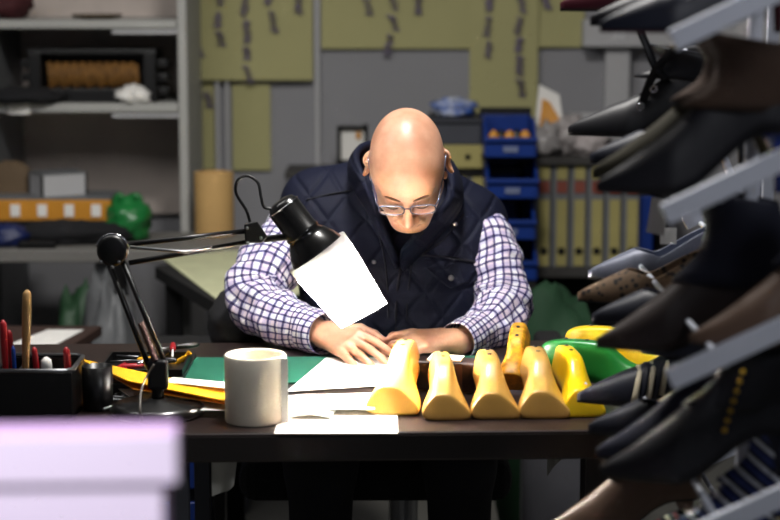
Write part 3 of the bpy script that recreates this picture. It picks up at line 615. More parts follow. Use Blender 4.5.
# ------------------------------------------------------------ shoe lasts
def superring(y, hw, zb, zt, tw, slant=0, skew=0):
    pts = []; h = zt - zb
    prof = [(0, 0), (.5, 0), (.86, .02), (.97, .12), (1, .26), (.9, .45), ((.9 + tw) / 2, .72), (tw, .96), (tw * .5, 1.0), (0, 1.0)]
    half = [(hw * a, zb + h * b) for a, b in prof]
    full = half + [(-x, z) for x, z in half[-2:0:-1]]
    return [(x - skew * hw * (z - zb) / h, y + slant * (z - zb), z) for x, z in full]
def last(name, m, W=1, Hh=1, hole=False):
    r = thing(name, (0, 0, 0), '', 'shoe last', 'plastic shoe lasts on the table')
    R = [(-.0005, .038, .003, .043, .36, .22), (.0005, .0405, .0006, .0465, .36, .215), (.004, .0415, 0, .049, .36, .20), (.020, .0415, 0, .053, .36, .18), (.042, .039, .001, .060, .40, .16), (.064, .033, .003, .073, .46, .06), (.080, .0275, .006, .084, .56, 0), (.092, .0245, .010, .0905, .62, 0), (.105, .0235, .014, .0925, .66, 0), (.14, .0235, .022, .093, .66, 0), (.18, .024, .028, .091, .66, 0), (.203, .022, .030, .084, .6, 0), (.212, .017, .034, .074, .5, 0)]
    rings = [superring(y, hw * W, zb, zt * Hh, tw, s, lerp([0, .03, .08], [.2, .14, 0], y)) for y, hw, zb, zt, tw, s in R]
    b = MB(); b.loft(rings); bd = b.build('last_body', m, r, smooth=True, local=True, sub=2)
    b = MB(); b.box((0, .195, .015), (.022, .02, .03)); b.build('heel_block', m, r, local=True, bevel=.003)
    for yy in (.125, .165): MB().lathe([(.004, 0), (.0035, .0015), (.002, .0015)], 12, Matrix.Translation((0, yy, .0925 * Hh))).build('peg_hole', M_black, r, local=True)
    return r
M_amber = mat('amber_last_plastic', (206, 158, 78), .34, var=.12, scale=14, sss=.04, coat=.25)
M_cream = mat('cream_last_plastic', (236, 186, 88), .35, var=.12, scale=14, sss=.4, coat=.3)
M_lemon = mat('lemon_last_plastic', (238, 200, 12), .3, sss=.3, coat=.3, var=.05)
M_lime = mat('green_last_plastic', (34, 128, 52), .3, sss=.2, coat=.3, var=.1)
l0 = last('shoe_last', M_amber)
def put(o, px, py, rz, label, sc=1):
    q = T(px, py); o.location = (q.x, q.y, TZ + .0005); o.rotation_euler = (0, 0, rz); o.scale = (sc, sc, sc * .9); o['label'] = label; return o
put(l0, 448, 421, .04, 'amber last right of the one glowing under the lamp')
put(copy_tree(l0), 497, 420, .05, 'amber last standing directly in front of the upright holed last', 1.02)
put(copy_tree(l0), 546, 419.5, .03, 'amber last beside the bright lemon yellow last', 1.06)
def recolour(o, m, names=('last_body', 'heel_block')):
    for ch in [x for x in bpy.data.objects if x.parent == o]:
        if ch.name.split('.')[0] in names: ch.data = ch.data.copy(); ch.data.materials[0] = m
    return o
put(recolour(copy_tree(l0), M_cream), 393, 416, -.12, 'pale last glowing white under the lamp, leftmost of the lasts', 1.12)
put(recolour(copy_tree(l0), M_lemon), 586, 418, .10, 'bright lemon yellow last at the front, right end of the row', 1.06).scale.x = .9
# upright one showing its two holes: standing on its toe
o = copy_tree(l0); recolour(o, mat('speckled_amber', (224, 160, 30), .5, var=.5, scale=70)); q = T(512, 396)
o.rotation_euler = (math.radians(26), .0, -.16); o.scale = (.88, .62, .70); o.location = (q.x + .006, q.y + .03, TZ + .003); o['label'] = 'speckled yellow last tilted up behind the row, two holes in its top'
# green and yellow ones lying across
o = recolour(copy_tree(l0), M_lime); q = P(655, 380, 3.17); o.location = (q.x, q.y, TZ + .001); o.rotation_euler = (0, 0, PI * .37); o['label'] = 'green last lying crosswise behind the lemon yellow last'
o.scale = (1.0, 1.0, .95)
o = recolour(copy_tree(l0), M_lemon); q = P(682, 376, 3.28); o.location = (q.x, q.y, TZ + .001); o.rotation_euler = (0, 0, PI * .37); o['label'] = 'big yellow last lying crosswise behind the green last'
o.scale = (1.05, 1.05, .98)
# red net
b = MB(); q = T(618, 352, TZ) + V((0, -.02, 0))
for i in range(9):
    b.tube([q + V((-.06 + .014 * i, .0, .001)), q + V((-.055 + .014 * i, .002, .05 - .02 * abs(i - 3) / 5))], .0016, 5)
for i in range(4): b.tube([q + V((-.06, .0, .004 + .012 * i)), q + V((.055, .002, .004 + .008 * i))], .0016, 5)
tag(b.build('wire_basket_panel', MR, smooth=True), 'small red wire grid behind the big yellow last', 'grid')
# paper and plastic hanging under the table
b = MB(); a = P(211, 466, 2.94); e = P(238, 498, 2.94); n_ = 8
b.grid(lambda u, v: V((a.x + (e.x - a.x) * u * (1 - .15 * v), 2.95 + .012 * math.sin(u * 5) * v, TZ - .049 + (e.z - (TZ - .049)) * v * (1 - .3 * u * u))), n_, n_)
tag(b.build('paper_scrap', mat('grey_white_paper', (176, 176, 168), .85), solid=.0012), 'pale paper scrap hanging below the left table edge', 'paper')
b = MB(); b.grid(lambda u, v: V((xat(550, 3.1) + .055 * u * (1 - .0 * v) , 3.1 + .01 * math.sin(u * 6), TZ - .049 - .062 * v * (1.1 - u) - .01 * v)), 8, 8)
tag(b.build('plastic_film', mat('grey_film', (140, 140, 132), .4), solid=.0012), 'grey plastic film hanging under the table right of centre', 'film')
b = MB().box((xat(188, 3.9), 3.9, .28), (.04, .12, .5)); 
gg = thing('drawer_tower', (xat(176, 3.95), 3.95, 0), 'dark drawer tower with blue drawers under the left end of the table', 'drawer unit')
x_ = xat(180, 3.95); MB().box((x_, 3.95, .34), (.16, .24, .68)).build('carcass', M_blackm, gg)
for i in range(4): MB().box((x_ + .012, 3.826, .17 + i * .14), (.12, .012, .11)).build('drawer', M_blue, gg, bevel=.003)
# ------------------------------------------------------------ pink and white box in the foreground
pb = thing('shoe_box', (-.33, 1.45, .55), 'blurred pale lilac and white shoe box at the lower left corner', 'box')
YB1 = 1.42; a = P(176, 434, YB1); tl = a.z; xR = a.x
M_lil = mat('lilac_card', (208, 170, 222), .6, var=.03); M_pk = mat('white_card', (224, 210, 232), .6, var=.02)
BM = Matrix.Translation((xR, YB1, 0)) @ Matrix.Rotation(.05, 4, 'Z')
hl = .040
MB().box((-.2, .0, .0), (.4, .004, hl - .002), Matrix.Translation((0, 0, tl - hl / 2)) @ BM).build('lid_front', M_pk, pb)
MB().box((-.2, .0215, 0), (.4, .039, hl), Matrix.Translation((0, 0, tl - hl / 2)) @ BM).build('lid', M_lil, pb, bevel=.003)
MB().box((-.2025, .0245, 0), (.386, .034, .16), Matrix.Translation((0, 0, tl - hl - .08)) @ BM).build('box_body', M_lil, pb, bevel=.003)
MB().box((-.204, .0055, 0), (.384, .004, .158), Matrix.Translation((0, 0, tl - hl - .083)) @ BM).build('box_front', M_pk, pb)
cz = tl - hl - .16
ct = thing('display_counter', (-.38, 1.5, 0), 'counter carrying the lilac shoe box', 'counter')
MB().box((-.2, .062, cz - .015), (.45, .18, .03), BM).build('counter_top', M_shelf, ct)
MB().box((-.2, .062, (cz - .03) / 2), (.40, .14, cz - .03), BM).build('counter_base', M_shelf, ct)
# ------------------------------------------------------------ office chair
ch = thing('office_chair', (.0, 3.95, 0), 'black office chair the bald man sits on', 'chair')
M_chair = mat('black_chair_fabric', (15, 15, 18), .85, var=.3, scale=40)
MB().box((-.03, 3.86, .46), (.56, .46, .09)).build('seat', M_chair, ch, bevel=.035)
b = MB(); b.grid(lambda u, v: V((.03 + (u - .5) * .46, 4.12 - .05 * (1 - (2 * u - 1) ** 2) * -1 + .0, .56 + .38 * v)), 10, 10); b.build('backrest', M_chair, ch, solid=.05, sub=1, smooth=True)
for sx in (-1, 1):
    b = MB(); b.tube(crom([(.03 + sx * .26, 3.92, .47), (.03 + sx * .305, 3.92, .52), (.03 + sx * .31, 3.90, .66)], 6), .015, 8); b.build('arm_post', M_black, ch, smooth=True)
    MB().box((.03 + sx * .315, 3.86, .69), (.06, .26, .04)).build('armrest', M_chair, ch, bevel=.015)
MB().lathe([(.03, 0), (.03, .33)], 20, Matrix.Translation((.03, 3.86, .09))).build('gas_column', M_steel, ch)
for k in range(5):
    a = k * 2 * PI / 5 + .3; e = V((.03 + .3 * math.cos(a), 3.86 + .3 * math.sin(a), .065)); MB().tube([(.03, 3.86, .11), e + V((0, 0, .015))], [.03, .018], 10).build('base_spoke', M_black, ch, smooth=True)
    MB().lathe([(.01, -.012), (.028, -.012), (.03, 0), (.028, .012), (.01, .012)], 18, Matrix.Translation(e - V((0, 0, .035))) @ Matrix.Rotation(PI / 2, 4, 'X') ).build('castor', M_black, ch, smooth=True)
tag(lump('dark_coat', V((-.31, 3.84, .705)), (.075, .13, .075), M_dark, seed=61, amp=.15), 'black coat heaped on the chair arm by the man\'s right elbow', 'coat')
# ------------------------------------------------------------ the man
man = thing('person', (.03, 3.80, 0), 'bald man in a navy vest and checked shirt bending over the table at work', 'person')
HS = .93
HC = P(407.5, 168.5, 3.50); HR = (Matrix.Rotation(math.radians(-2), 4, 'Y') @ Matrix.Rotation(math.radians(-3), 4, 'Z') @ Matrix.Rotation(math.radians(48), 4, 'X'))
HM = Matrix.Translation(HC) @ HR @ Matrix.Scale(HS, 4)
def h(x, y, z): return HM @ V((x, y, z))
F = Field((-.40, 3.34, .745), (.42, 4.02, 1.26), .0026)
# torso core, shoulders, upper arms, forearms
ShL, ShR = V((-.15, 3.85, 1.0)), V((.16, 3.86, .955))
ElL, ElR = P(256, 296, 3.70), P(504, 314, 3.70)
WrL, WrR = P(324, 335, 3.525), P(457, 344, 3.52)
F.ell((.02, 3.87, .88), (.15, .09, .2), k=.05)
F.cap((.02, 3.84, 1.02), ShL, .05, .045, .05); F.cap((.02, 3.84, 1.02), ShR, .05, .045, .05)
for s_, e_, w_ in ((ShL, ElL, WrL), (ShR, ElR, WrR)):
    F.cap(s_, e_, .046, .036, .03); F.cap(e_, w_, .036, .024, .02)
F.cap(h(0, .03, -.05), (.025, 3.80, 1.05), .056, .062, .03)
# head
def he(c, r, k=.012, sub=False, R=None): F.ell(h(*c), [x_ * HS for x_ in r], (HR @ R) if R else HR, k, sub)
def hc(a, b, ra, rb, k=.01, sub=False): F.cap(h(*a), h(*b), ra * HS, rb * HS, k, sub)
he((0, .018, .027), (.0755, .097, .087)); he((0, -.030, .028), (.067, .058, .064), .03)
he((0, -.025, -.045), (.058, .06, .066), .03); he((0, -.066, -.098), (.025, .022, .02), .03)
for s in (-1, 1):
    he((s * .036, -.060, -.030), (.024, .024, .024), .02)
    hc((s * .052, .0, -.06), (s * .022, -.06, -.10), .015, .013, .03)
    he((s * .032, -.100, -.002), (.019, .012, .012), .012, True)
    hc((s * .012, -.087, .017), (s * .045, -.078, .019), .0075, .006, .012)
    he((s * .031, -.079, -.001), (.0135, .0125, .0115), .003)
    hc((s * .020, -.091, -.0035), (s * .043, -.087, -.0045), .0022, .0018, .003)
    he((s * .0125, -.101, -.041), (.0085, .010, .008), .007)
    hc((s * .017, -.098, -.042), (s * .030, -.083, -.072), .004, .003, .012)
    RE = Matrix.Rotation(s * math.radians(34), 4, 'Z') @ Matrix.Rotation(math.radians(-8), 4, 'X')
    he((s * .0845, .018, -.004), (.0065, .0195, .034), .006, False, RE)
    he((s * .0915, .012, -.002), (.006, .0115, .021), .003, True, RE)
    he((s * .076, .004, -.032), (.005, .009, .010), .006)
hc((0, -.088, .012), (0, -.113, -.034), .0075, .0105, .010); he((0, -.112, -.036), (.0115, .0105, .0095), .006)
for s in (-1, 1): he((s * .007, -.110, -.0475), (.0032, .0045, .003), .003, True)
he((0, -.088, -.066), (.024, .012, .008), .006); he((0, -.087, -.077), (.020, .012, .007), .006)
hc((-.022, -.099, -.0715), (.022, -.099, -.0715), .0016, .0016, .003, True)
# hands: palm, four fingers of their own lengths, thumb leaving the side of the palm
def hand(W, d, n, ts, curl, spread, thumb, sc=1.0):
    d = V(d).normalized(); n = V(n); n = (n - d * n.dot(d)).normalized(); ts = V(ts); ts = (ts - d * ts.dot(d) - n * ts.dot(n)).normalized(); tips = []
    for i, (off, pl, fl) in enumerate([(.028, .083, (.042, .026, .020)), (.0095, .087, (.046, .029, .021)), (-.009, .083, (.043, .027, .020)), (-.0265, .076, (.034, .020, .018))]):
        m = W + (d * pl + ts * off) * sc
        F.cap(W + ts * off * .45 * sc, m - n * .003, .0165 * sc, .0115 * sc, .014)
        fd = (d + ts * spread[i]).normalized(); p = m; a = 0
        for j, L_ in enumerate(fl):
            a += curl[i][j]; dr = fd * math.cos(a) - n * math.sin(a); q = p + dr * L_ * sc
            F.cap(p, q, (.0094 - .0009 * j) * sc, (.0087 - .0011 * j) * sc, .0035); p = q
        tips.append(p)
    b0 = W + (d * .022 + ts * .020 - n * .004) * sc; a0, a1, a2 = thumb; p = b0
    for j, (L_, ra, rb, k) in enumerate(((.042, .0150, .0115, .012), (.033, .0110, .0098, .005), (.026, .0098, .0072, .003))):
        dr = (d * thumb[j][0] + ts * thumb[j][1] - n * thumb[j][2]).normalized(); q = p + dr * L_ * sc; F.cap(p, q, ra * sc, rb * sc, k); p = q
    return tips
hand(WrL + V((.004, -.004, .002)), (.58, -.78, -.04), (-.395, -.3725, .8075), (.70, .45, .55), [(.42, .32, .15), (.40, .25, .12), (.34, .22, .12), (.24, .2, .1)], (.16, .05, -.06, -.18), ((.6, .8, .35), (.9, .3, .5), (1, .05, .5)), .95)
hand(WrR + V((-.006, -.004, .008)), (-.88, -.42, .10), (-.05, -.38, .92), (-.3, .9, .3), [(.30, .75, .45), (.42, .65, .45), (.42, .6, .45), (.40, .55, .4)], (.16, .04, -.08, -.2), ((.7, .7, .3), (.95, .1, .4), (1, -.1, .4)), .95)
skin = mat('skin', (212, 162, 134), .38, var=.10, scale=30, bump=.05, sss=.15, rgb2=(196, 142, 114), spec=.55)
body = F.mesh().build('body', skin, man, smooth=True)
def smoothm(o, n, f=.5): q = o.modifiers.new('sm', 'SMOOTH'); q.factor = f; q.iterations = n
smoothm(body, 3)
hair = mat('dark_grey_hair', (110, 78, 60), .9)
for s in (-1, 1):
    b = MB(); b.tube(crom([h(s * .012, -.0945, .0185), h(s * .026, -.0925, .0235), h(s * .040, -.0855, .0235), h(s * .051, -.073, .0175)], 5), [.0018] + [.0034] * 10 + [.003] * 4 + [.0014], 8, flat=.45); b.build('eyebrow', hair, man, smooth=True)
    b = MB(); b.tube(crom([h(s * .019, -.0935, -.007), h(s * .031, -.0935, -.0095), h(s * .044, -.0885, -.0075)], 5), .0012, 6); b.build('eyelash', hair, man, smooth=True)
# glasses
gl = MB(); gm = mat('glasses_metal', (176, 182, 210), .2, .8); lensm = mat('lens_glass', (235, 240, 250), .03, trans=1)
GY = -.105; GZ = .001
fr = tag(bpy.data.objects.new('glasses', None)); COL.objects.link(fr); fr.parent = man
def rr(cx, w, hh, k):
    out = []
    for a in np.linspace(0, 2 * PI, 33)[:-1]:
        c, s = math.cos(a), math.sin(a); e = .62; x = cx + w * math.copysign(abs(c) ** e, c); z = GZ + hh * math.copysign(abs(s) ** e, s)
        out.append(h(x, GY + .35 * (x * x) * 9 * .25 + k, z))
    return out
for s in (-1, 1):
    r = rr(s * .0315, .0255, .0155, 0); b = MB(); b.tube(r + [r[0]], .0014, 8, caps=False); b.build('rim', gm, fr, smooth=True)
    b = MB(); b.loft([rr(s * .0315, .0252, .0152, -.0005), rr(s * .0315, .0252, .0152, .0005)]); b.build('lens', lensm, fr)
    b = MB(); b.tube([h(s * .057, GY + .004, GZ + .008), h(s * .063, GY + .016, GZ + .009), h(s * .0735, -.03, .010), h(s * .0785, .004, .020), h(s * .080, .014, .024)], .0013, 8); b.build('temple', gm, fr, smooth=True)
    b = MB(); b.ell((0, 0, 0), (.0018, .0035, .005), 10, Matrix.Translation(h(s * .011, GY + .006, GZ + .0)) @ HR); b.build('nose_pad', lensm, fr, smooth=True)
b = MB(); b.tube(crom([h(-.0075, GY + .0005, GZ + .004), h(0, GY - .002, GZ + .008), h(.0075, GY + .0005, GZ + .004)], 5), .0014, 8); b.build('bridge', gm, fr, smooth=True)
# dark tee shirt under the vest
tee = MB(); G = Field((-.12, 3.55, .80), (.18, 3.95, 1.1), .005)
G.cap((.02, 3.84, 1.03), (.03, 3.79, .95), .08, .05, .03); G.mesh().build('undershirt', M_dark, man, smooth=True)
# vest body
G = Field((-.36, 3.50, .52), (.38, 4.10, 1.2), .0052)
SL, SR = V((-.155, 3.86, 1.005)), V((.175, 3.86, .965))
G.cap((-.01, 3.85, 1.035), SL, .068, .058, .03); G.cap((.05, 3.85, 1.025), SR, .068, .056, .03); G.cap(SL, SR, .07, .07, .04)
G.ell((.015, 3.855, .90), (.19, .125, .19), k=.07); G.ell((.02, 3.84, .72), (.195, .155, .24), k=.07); 
G.cap((-.12, 3.80, .93), (-.09, 3.77, .80), .075, .08, .06); G.cap((.13, 3.80, .90), (.10, 3.77, .80), .075, .08, .06)
G.cap((.03, 3.70, 1.09), (.03, 3.80, 1.02), .068, .06, .02, True)
G.cap((-.145, 3.835, 1.0), (-.135, 3.80, .92), .066, .06, .04)
M_vest = quilt()
vb = G.mesh()
for i, p in enumerate(vb.v):
    q = V(p); a = noise.noise(q * 7) * .006 + .003 * math.sin(q.z * 62 + 6 * noise.noise(q * 5)) * (1 if q.z < .93 else .5); vb.v[i] = (q.x, q.y - a, q.z)
vest = vb.build('vest', M_vest, man, smooth=True); smoothm(vest, 4)
bvh = BVHTree.FromPolygons([V(v) for v in vb.v], vb.f)
def onv(px, py, lift=.004, Y=3.7):
    d = ray(px, py).normalized(); r = bvh.ray_cast(CAM, d); return (r[0] - d * lift) if r[0] is not None else P(px, py, Y)
# stand collar: a wide band that wraps the neck and opens in front
lo = [(398, 268, 0), (383, 236, 0), (367, 206, 0), (354, 184, 3.78), (356, 168, 3.84), (375, 158, 3.90), (412, 156, 3.92), (440, 164, 3.88), (457, 182, 3.82), (459, 206, 0), (438, 234, 0), (402, 270, 0)]
hi = [(396, 250, 3.66), (379, 216, 3.63), (366, 184, 3.63), (357, 160, 3.68), (362, 146, 3.76), (385, 142, 3.82), (412, 142, 3.84), (438, 150, 3.80), (449, 170, 3.70), (447, 200, 3.62), (424, 226, 3.62), (401, 250, 3.655)]
lp_ = crom([P(x, y, Y) if Y else onv(x, y, .003) for x, y, Y in lo], 6); hp_ = crom([P(x, y, Y) for x, y, Y in hi], 6)
b = MB(); n_ = len(lp_)
def cf_(u, v):
    i = min(int(round(u * (n_ - 1))), n_ - 1); a, c = lp_[i], hp_[i]; out = (a + c) / 2 - V((.03, 3.79, 1.02)); out.z = 0
    return a.lerp(c, v) + out.normalized() * .010 * math.sin(v * PI) 
b.grid(cf_, n_ - 1, 8); b.build('collar', M_vest, man, smooth=True, solid=.012)
seam = mat('vest_seam', (9, 10, 22), .8)
def seam_line(pts, name='seam', r=.0016, m=None, lift=.002):
    pp = [onv(x, y, lift) for x, y in pts]; b = MB(); b.tube(crom(pp, 6), r, 8); return b.build(name, m or seam, vest, smooth=True)
seam_line([(401, 268), (398, 285), (396, 310), (396, 335)], 'zip', .0028)
seam_line([(368, 206), (379, 235), (386, 270), (388, 310), (388, 338)], 'placket_seam')
seam_line([(412, 262), (409, 285), (407, 310), (408, 335)], 'placket_seam')
seam_line([(464, 214), (443, 240), (420, 256), (405, 268)], 'yoke_seam')
seam_line([(421, 255), (445, 257), (470, 261), (482, 264)], 'pocket_seam', .0024)
seam_line([(306, 200), (330, 194), (352, 190)], 'yoke_seam')
# pocket flap with a button
fl = [(425, 260), (440, 261), (458, 263), (478, 266), (477, 281), (464, 283), (451, 289), (438, 280), (426, 268)]
tp = [onv(x, y, .009) for x, y in fl]; bt = [onv(x, y, .0005) for x, y in fl]
b = MB(); k = len(fl); b.add([tuple(p) for p in tp + bt], [tuple(range(k)), tuple(range(2 * k - 1, k - 1, -1))] + [(i, (i + 1) % k, (i + 1) % k + k, i + k) for i in range(k)])
b.build('pocket_flap', M_vest, vest, bevel=.0015)
def stud(px, py, r, lift, m):
    p = onv(px, py, lift); b = MB(); d = (CAM - p).normalized(); b.lathe([(r, 0), (r, .001), (r * .7, .0022), (r * .35, .0014), (r * .2, .0025), (.0002, .0025)], 20, align(d, (0, 0, 1), p)); return b.build('snap_button', m, vest, smooth=True)
stud(451, 278, .0060, .011, M_steel); stud(439, 233, .0046, .016, M_chrome); stud(455, 224, .0046, .02, M_chrome)
stud(374, 262, .0042, .005, M_steel); stud(396, 265, .003, .010, M_steel)
seam_line([(417, 222), (432, 214), (444, 200)], 'collar_edge', .0022, None, .006)
# checked sleeves
MPl = plaid()
def sleeve(name, pts, rad, n=56, m=130, seed=0):
    c = crom(pts, 24); cum = [0]
    for i in range(1, len(c)): cum.append(cum[-1] + (c[i] - c[i - 1]).length)
    tot = cum[-1]; b = MB(); b.uv = []; ts = [i / m * tot for i in range(m + 1)]; rings = []
    def at(s): 
        i = min(max(int(np.searchsorted(cum, s)), 1), len(c) - 1); f = (s - cum[i - 1]) / (cum[i] - cum[i - 1]); return c[i - 1].lerp(c[i], f)
    u = None
    for s in ts:
        p = at(s); t = (at(min(s + .004, tot)) - at(max(s - .004, 0))).normalized()
        u = (V((0, -1, 0)) if u is None else u); u = (u - t * u.dot(t)).normalized(); w = t.cross(u); q = s / tot
        R = lerp([x / (len(rad) - 1) for x in range(len(rad))], rad, q); ring = []
        for k in range(n + 1):
            a = 2 * PI * k / n; d = u * math.cos(a) + w * math.sin(a)
            wr = noise.noise(V((math.cos(a) * 1.2 + seed, math.sin(a) * 1.2, s * 26))) + .5 * noise.noise(V((math.cos(a) * 2.4, math.sin(a) * 2.4 + seed, s * 60)))
            amp = .0085 * (1 - .75 * max(0, (q - .93) / .07)) * (1.25 if .35 < q < .8 else .8)
            if q > .9: wr *= .4
            cuff = .003 if q > .905 else 0
            ring.append(p + d * (R + amp * wr + cuff)); b.uv.append((a * .06 + .02 * math.sin(s * 9 + seed), s + .004 * math.sin(a * 2 + s * 30)))
        rings.append(ring)
    b.loft(rings, closed=False, caps=False)
    # inner end of the cuff folds in
    o = b.build(name, MPl, man, smooth=True, solid=.0018, off=-1); return o
sleeve('shirt_sleeve', [(-.10, 3.85, .985), P(302, 222, 3.84), P(287, 245, 3.79), P(266, 272, 3.73), P(256, 299, 3.68), P(278, 317, 3.62), P(304, 328, 3.57), WrL + V((.002, -.004, .003))], [.056, .056, .064, .066, .060, .054, .046, .0385], seed=3)
sleeve('shirt_sleeve', [(.11, 3.86, .95), (.165, 3.85, .95), P(488, 240, 3.81), P(497, 272, 3.76), P(503, 304, 3.71), P(496, 322, 3.65), P(476, 334, 3.59), WrR + V((-.0, -.002, .004))], [.056, .056, .055, .060, .060, .052, .042, .036], seed=8)
# shirt collar points
for pts in ([(371, 172), (376, 192), (384, 206), (374, 200)],):
    b = MB(); b.add([P(x, y, 3.64) for x, y in pts] + [P(x, y, 3.645) for x, y in pts], [(0, 1, 2, 3), (7, 6, 5, 4)] + [(i, (i + 1) % 4, (i + 1) % 4 + 4, i + 4) for i in range(4)]); b.build('shirt_collar', mat('violet_cotton', (88, 84, 140), .85), man)
# trousers and boots
G = Field((-.34, 3.15, .02), (.40, 4.10, .66), .009)
for sx in (-1, 1):
    hp = V((.01 + sx * .1, 3.92, .575)); kn = V((.0 + sx * .135, 3.48, .545)); an = V((.0 + sx * .135, 3.42, .10))
    G.cap(hp, kn, .088, .068, .04); G.cap(kn, an, .066, .048, .03)
G.ell((.03, 3.93, .58), (.18, .13, .1), k=.05)
G.mesh().build('trousers', mat('black_denim', (16, 17, 24), .9, var=.3), man, smooth=True)
for sx in (-1, 1):
    x = .0 + sx * .135; b = MB(); rings = []
    for y, w, z in ((3.50, .034, .075), (3.46, .042, .12), (3.40, .045, .13), (3.34, .046, .085), (3.28, .047, .06), (3.23, .038, .045), (3.21, .02, .03)):
        rings.append([(x + w * math.cos(a), y, max(.001, z / 2 + z / 2 * math.sin(a) * 1.0)) for a in np.linspace(0, 2 * PI, 17)[:-1]])
    b.loft(rings); b.build('shoe', M_black, man, smooth=True, sub=1)
# ------------------------------------------------------------ shoe rack at the right
rk = thing('shoe_rack', (.45, 2.55, 0), 'grey metal sloping shoe rack close to the camera at the right', 'rack')
M_rack = mat('rack_grey_paint', (204, 208, 220), .5, 0, var=.05)
SLO = math.radians(25.5)
NY, FY = 2.15, 3.02
def arm(p0, L_, Y, w=.026):
    c = V((math.cos(SLO), 0, math.sin(SLO))); b = MB(); b.box((L_ / 2, 0, 0), (L_, .012, w), Matrix.Translation((p0.x, Y, p0.z)) @ Matrix.Rotation(-SLO, 4, 'Y')); b.build('sloping_arm', M_rack, rk, bevel=.002)
tiers = {'A': (670, 42), 'B': (662, 216), 'C': (667, 381), 'D': (667, 548), 'E': (667, 716)}
TPt = {}
for k, (px, py) in tiers.items():
    p = P(px + 2, py - 1, NY); TPt[k] = p; arm(p, .36, NY); arm(V((p.x + .17 * math.cos(SLO), 0, p.z + .17 * math.sin(SLO))), .19, FY)
    for f_ in (.03, .155):
        b = MB(); x = p.x + f_ * math.cos(SLO) + .04; z = p.z + f_ * math.sin(SLO) + .018; b.tube([(x, NY, z - .012), (x, FY, z - .012)], .004, 8); b.build('cross_rod', M_rack, rk, smooth=True)
for Y in (NY, FY):
    x = .4886 if Y == NY else .62
    MB().box((x, 2.48 if Y == NY else FY - .014, .85), (.018, .016, 1.7)).build('post', M_rack, rk, bevel=.002)
    for z0, z1 in ((.62, .95), (1.02, 1.36)):
        b = MB(); b.tube([(.62, Y + .02, z0), (.48, Y + .02, z1)] if z0 > 1 else [(.325, Y + .02, .80), (.40, Y + .02, .66)], .007, 8); b.build('brace', M_rack, rk, smooth=True)
for x in (.4886, .62): MB().box((x, (NY + FY) / 2, .03), (.02, FY - NY - .05, .02)).build('foot_rail', M_rack, rk)
